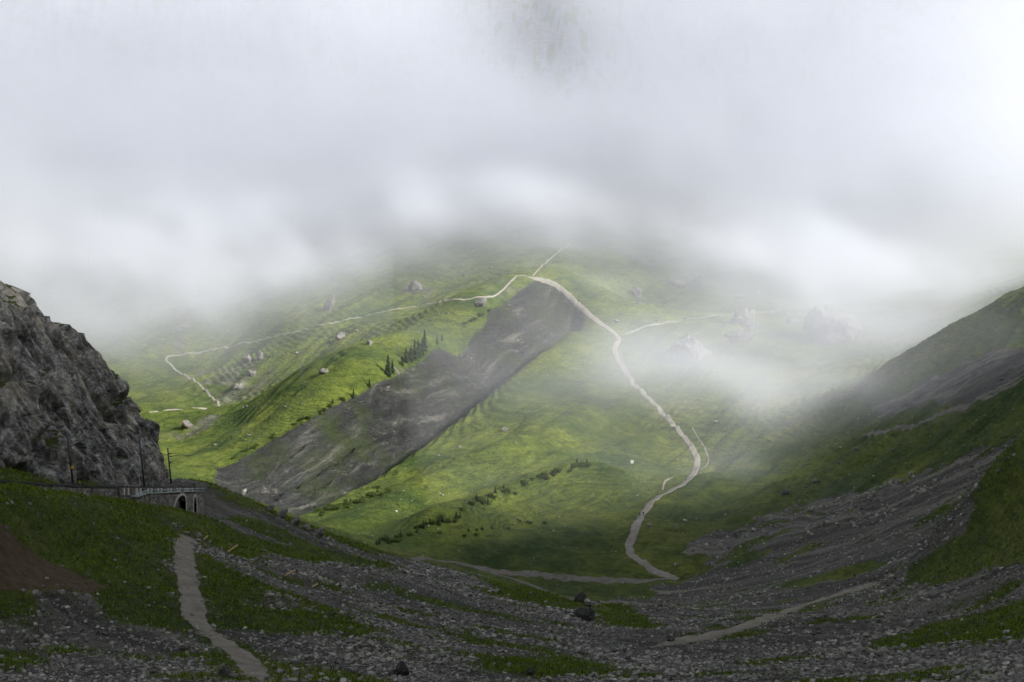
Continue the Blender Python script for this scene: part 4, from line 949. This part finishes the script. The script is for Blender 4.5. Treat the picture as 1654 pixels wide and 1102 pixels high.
# the measuring grid is set askew so that none of its planes runs level with the eye
edge = np.minimum.reduce([FX-FB[0][0], FB[0][1]-FX, FY-FB[1][0], FB[1][1]-FY, FB[2][1]-FZ])
PIV = Vector((0, 850, 75)); TILT = Matrix.Translation(PIV) @ Matrix.Rotation(radians(7), 4, 'Z') @ Matrix.Rotation(radians(10), 4, 'X') @ Matrix.Translation(-PIV)
FX, FY, FZ = [sum(TILT[r][c]*v for c, v in enumerate((FX, FY, FZ)))+TILT[r][3] for r in range(3)]
wxn = FX+45*fbm3(FX/120, FY/120, FZ/90, 3, 5); wzn = FZ+42*fbm3(FX/90+9, FY/90, FZ/60, 3, 6); wyn = FY+60*fbm3(FX/110, FY/110+4, FZ/80, 3, 8)
FT = FZ+0.30*FX; N1 = fbm3(FX/80, FY/95, FT/50, 5, 2)
N2 = fbm3(FX/32, FY/40, FT/25, 4, 3)
# main bank: lies against the mountain, its underside rises towards the camera
base_z = -34-0.13*(wyn-1000)+(wyn < 950)*0.25*(950-wyn)-8*smooth(-80, -220, wxn)+6*smooth(100, 200, wxn)
top_z = 360-0*FX
bank = smooth(-50, 38, wzn-base_z+48*N1+22*N2)*smooth(835, 990, wyn)*(1-smooth(-90, 8, FZ-top_z+10*N1))
dens = (0.0050+0.0060*(1-smooth(0, 130, FZ+70*N1)))*bank*(0.75+0.5*N1+0.25*N2)
PUFFS = [(1250,520,720,80,60,22,0.0032),(230,480,820,80,60,22,0.0030),(700,345,900,60,45,20,0.0065),(870,330,900,55,45,20,0.007),(1040,345,880,55,45,20,0.009),(1190,375,880,50,45,18,0.009),(1600,520,450,40,35,14,0.0030),(1480,590,520,40,40,12,0.0028),(300,500,760,60,50,12,0.0028),(560,420,880,40,50,12,0.0035),(1500,620,470,40,40,10,0.0030),(1250,800,440,40,40,9,0.0018),(1180,700,560,34,40,7,0.004),(1400,640,560,34,40,9,0.006),(1240,600,640,40,40,9,0.0035),(230,560,760,40,40,10,0.003),(480,440,900,40,50,14,0.005),(1000,470,820,26,40,9,0.004),  # px, py, distance, half-widths x, y, z, peak density
 (330,390,900,75,80,26,0.009),(130,410,860,75,80,34,0.008),(420,455,850,50,60,16,0.0065),(90,500,800,50,50,18,0.003),(250,520,800,40,50,12,0.005),
 (520,370,980,70,80,26,0.010),(650,330,980,60,80,22,0.008),
 (1085,570,650,32,55,18,0.0085),(1180,640,600,40,55,15,0.006),(1040,610,640,22,40,10,0.006),(1350,500,740,50,50,24,0.0105),(1250,440,860,60,70,20,0.008),
 (1330,640,600,42,60,15,0.0055),(1430,560,680,50,60,20,0.0050),(1150,760,520,32,60,10,0.0040),(1550,470,850,80,90,26,0.009),(1450,400,950,90,90,26,0.008),(1250,400,950,80,80,22,0.008),(1640,430,800,60,70,24,0.009),(1620,560,470,30,30,12,0.003),
 (700,540,660,50,50,14,0.0016),(900,620,620,45,45,10,0.0022),(940,400,930,40,60,14,0.007),(880,640,580,30,30,8,0.0020),
 (980,690,580,30,40,7,0.0030),(820,760,520,40,40,6,0.0014),(900,860,430,30,30,5,0.0020),(730,945,345,22,22,4,0.0022),(830,400,930,40,60,12,0.003)]
dens = dens*(1-smooth(-30, 30, FX-0.37*FY-60+40*N1))
dens = dens*(1-0.80*np.exp(-((FX-22-0.22*(115-FZ)+8*N1)/(34+0.25*np.clip(FZ-60, 0, 200)))**2)*smooth(45, 105, FZ))
wis = smooth(-0.25, 0.38, N1+0.7*N2)
for (px, py, Y, rx, ry, rz, pk) in PUFFS:
    c = at(px, py, Y)
    q = ((wxn*0.6+FX*0.4-c[0])/rx)**2+((wyn*0.5+FY*0.5-c[1])/ry)**2+((wzn*0.5+FZ*0.5-c[2])/rz)**2
    dens = dens+pk*np.exp(-q*1.1)*(0.25+0.95*wis)
dens = dens+0.00042*smooth(340, 560, FY)+0.00050*smooth(600, 850, FY)
dens = dens*smooth(0, 20, edge)
dens = np.clip(dens, 0, None)
dens[dens < 2e-5] = 0
def volume_from(name, D, B, vs):
    nz, ny, nx = D.shape
    me = bpy.data.meshes.new(name); me.vertices.add(D.size)
    a = me.attributes.new('den', 'FLOAT', 'POINT'); a.data.foreach_set('value', np.ascontiguousarray(D, np.float32).ravel())
    o = bpy.data.objects.new(name, me); COL.objects.link(o)
    ng = bpy.data.node_groups.new(name+'_field', 'GeometryNodeTree')
    ng.interface.new_socket('Geometry', in_out='INPUT', socket_type='NodeSocketGeometry')
    ng.interface.new_socket('Geometry', in_out='OUTPUT', socket_type='NodeSocketGeometry')
    N = ng.nodes; L = ng.links
    gi, go = N.new('NodeGroupInput'), N.new('NodeGroupOutput')
    pos = N.new('GeometryNodeInputPosition'); sub = N.new('ShaderNodeVectorMath'); sub.operation = 'SUBTRACT'
    sub.inputs[1].default_value = (B[0][0], B[1][0], B[2][0]); L.new(pos.outputs[0], sub.inputs[0])
    dv = N.new('ShaderNodeVectorMath'); dv.operation = 'SCALE'; dv.inputs['Scale'].default_value = 1.0/vs; L.new(sub.outputs[0], dv.inputs[0])
    ad = N.new('ShaderNodeVectorMath'); ad.operation = 'ADD'; ad.inputs[1].default_value = (0.5, 0.5, 0.5); L.new(dv.outputs[0], ad.inputs[0])
    fl = N.new('ShaderNodeVectorMath'); fl.operation = 'FLOOR'; L.new(ad.outputs[0], fl.inputs[0])
    sx = N.new('ShaderNodeSeparateXYZ'); L.new(fl.outputs[0], sx.inputs[0])
    def imath(op, a, b):
        q = N.new('FunctionNodeIntegerMath'); q.operation = op
        for s_, v in ((q.inputs[0], a), (q.inputs[1], b)):
            if isinstance(v, int): s_.default_value = v
            else: L.new(v, s_)
        return q.outputs[0]
    idx = imath('ADD', sx.outputs[0], imath('MULTIPLY', imath('ADD', sx.outputs[1], imath('MULTIPLY', sx.outputs[2], ny)), nx))
    na = N.new('GeometryNodeInputNamedAttribute'); na.data_type = 'FLOAT'; na.inputs['Name'].default_value = 'den'
    si = N.new('GeometryNodeSampleIndex'); si.data_type = 'FLOAT'; si.domain = 'POINT'; si.clamp = True
    L.new(gi.outputs[0], si.inputs['Geometry']); L.new(na.outputs['Attribute'], si.inputs['Value']); L.new(idx, si.inputs['Index'])
    vc = N.new('GeometryNodeVolumeCube')
    vc.inputs['Min'].default_value = (B[0][0], B[1][0], B[2][0])
    vc.inputs['Max'].default_value = (B[0][0]+vs*(nx-1), B[1][0]+vs*(ny-1), B[2][0]+vs*(nz-1))
    vc.inputs['Resolution X'].default_value = nx; vc.inputs['Resolution Y'].default_value = ny; vc.inputs['Resolution Z'].default_value = nz
    L.new(si.outputs[0], vc.inputs['Density'])
    m = bpy.data.materials.new(name); m.use_nodes = True; t = m.node_tree; t.nodes.clear()
    out = t.nodes.new('ShaderNodeOutputMaterial'); pv = t.nodes.new('ShaderNodeVolumePrincipled')
    pv.inputs['Color'].default_value = (0.795, 0.820, 0.892, 1); pv.inputs['Density'].default_value = 1.0; pv.inputs['Anisotropy'].default_value = 0.0
    t.links.new(pv.outputs[0], out.inputs['Volume'])
    sm = N.new('GeometryNodeSetMaterial'); sm.inputs['Material'].default_value = m
    L.new(vc.outputs[0], sm.inputs[0]); L.new(sm.outputs[0], go.inputs[0])
    md = o.modifiers.new('field', 'NODES'); md.node_group = ng
    return o
fog = volume_from('cloud', dens, FB, VS)
fog.matrix_world = TILT; tag(fog, kind='stuff')
SC.cycles.volume_bounces = 5; SC.cycles.max_bounces = 12
SC.cycles.volume_step_rate = 1.0; SC.cycles.volume_max_steps = 256
SC.cycles.use_denoising = True; SC.cycles.use_adaptive_sampling = True; SC.cycles.adaptive_threshold = 0.015
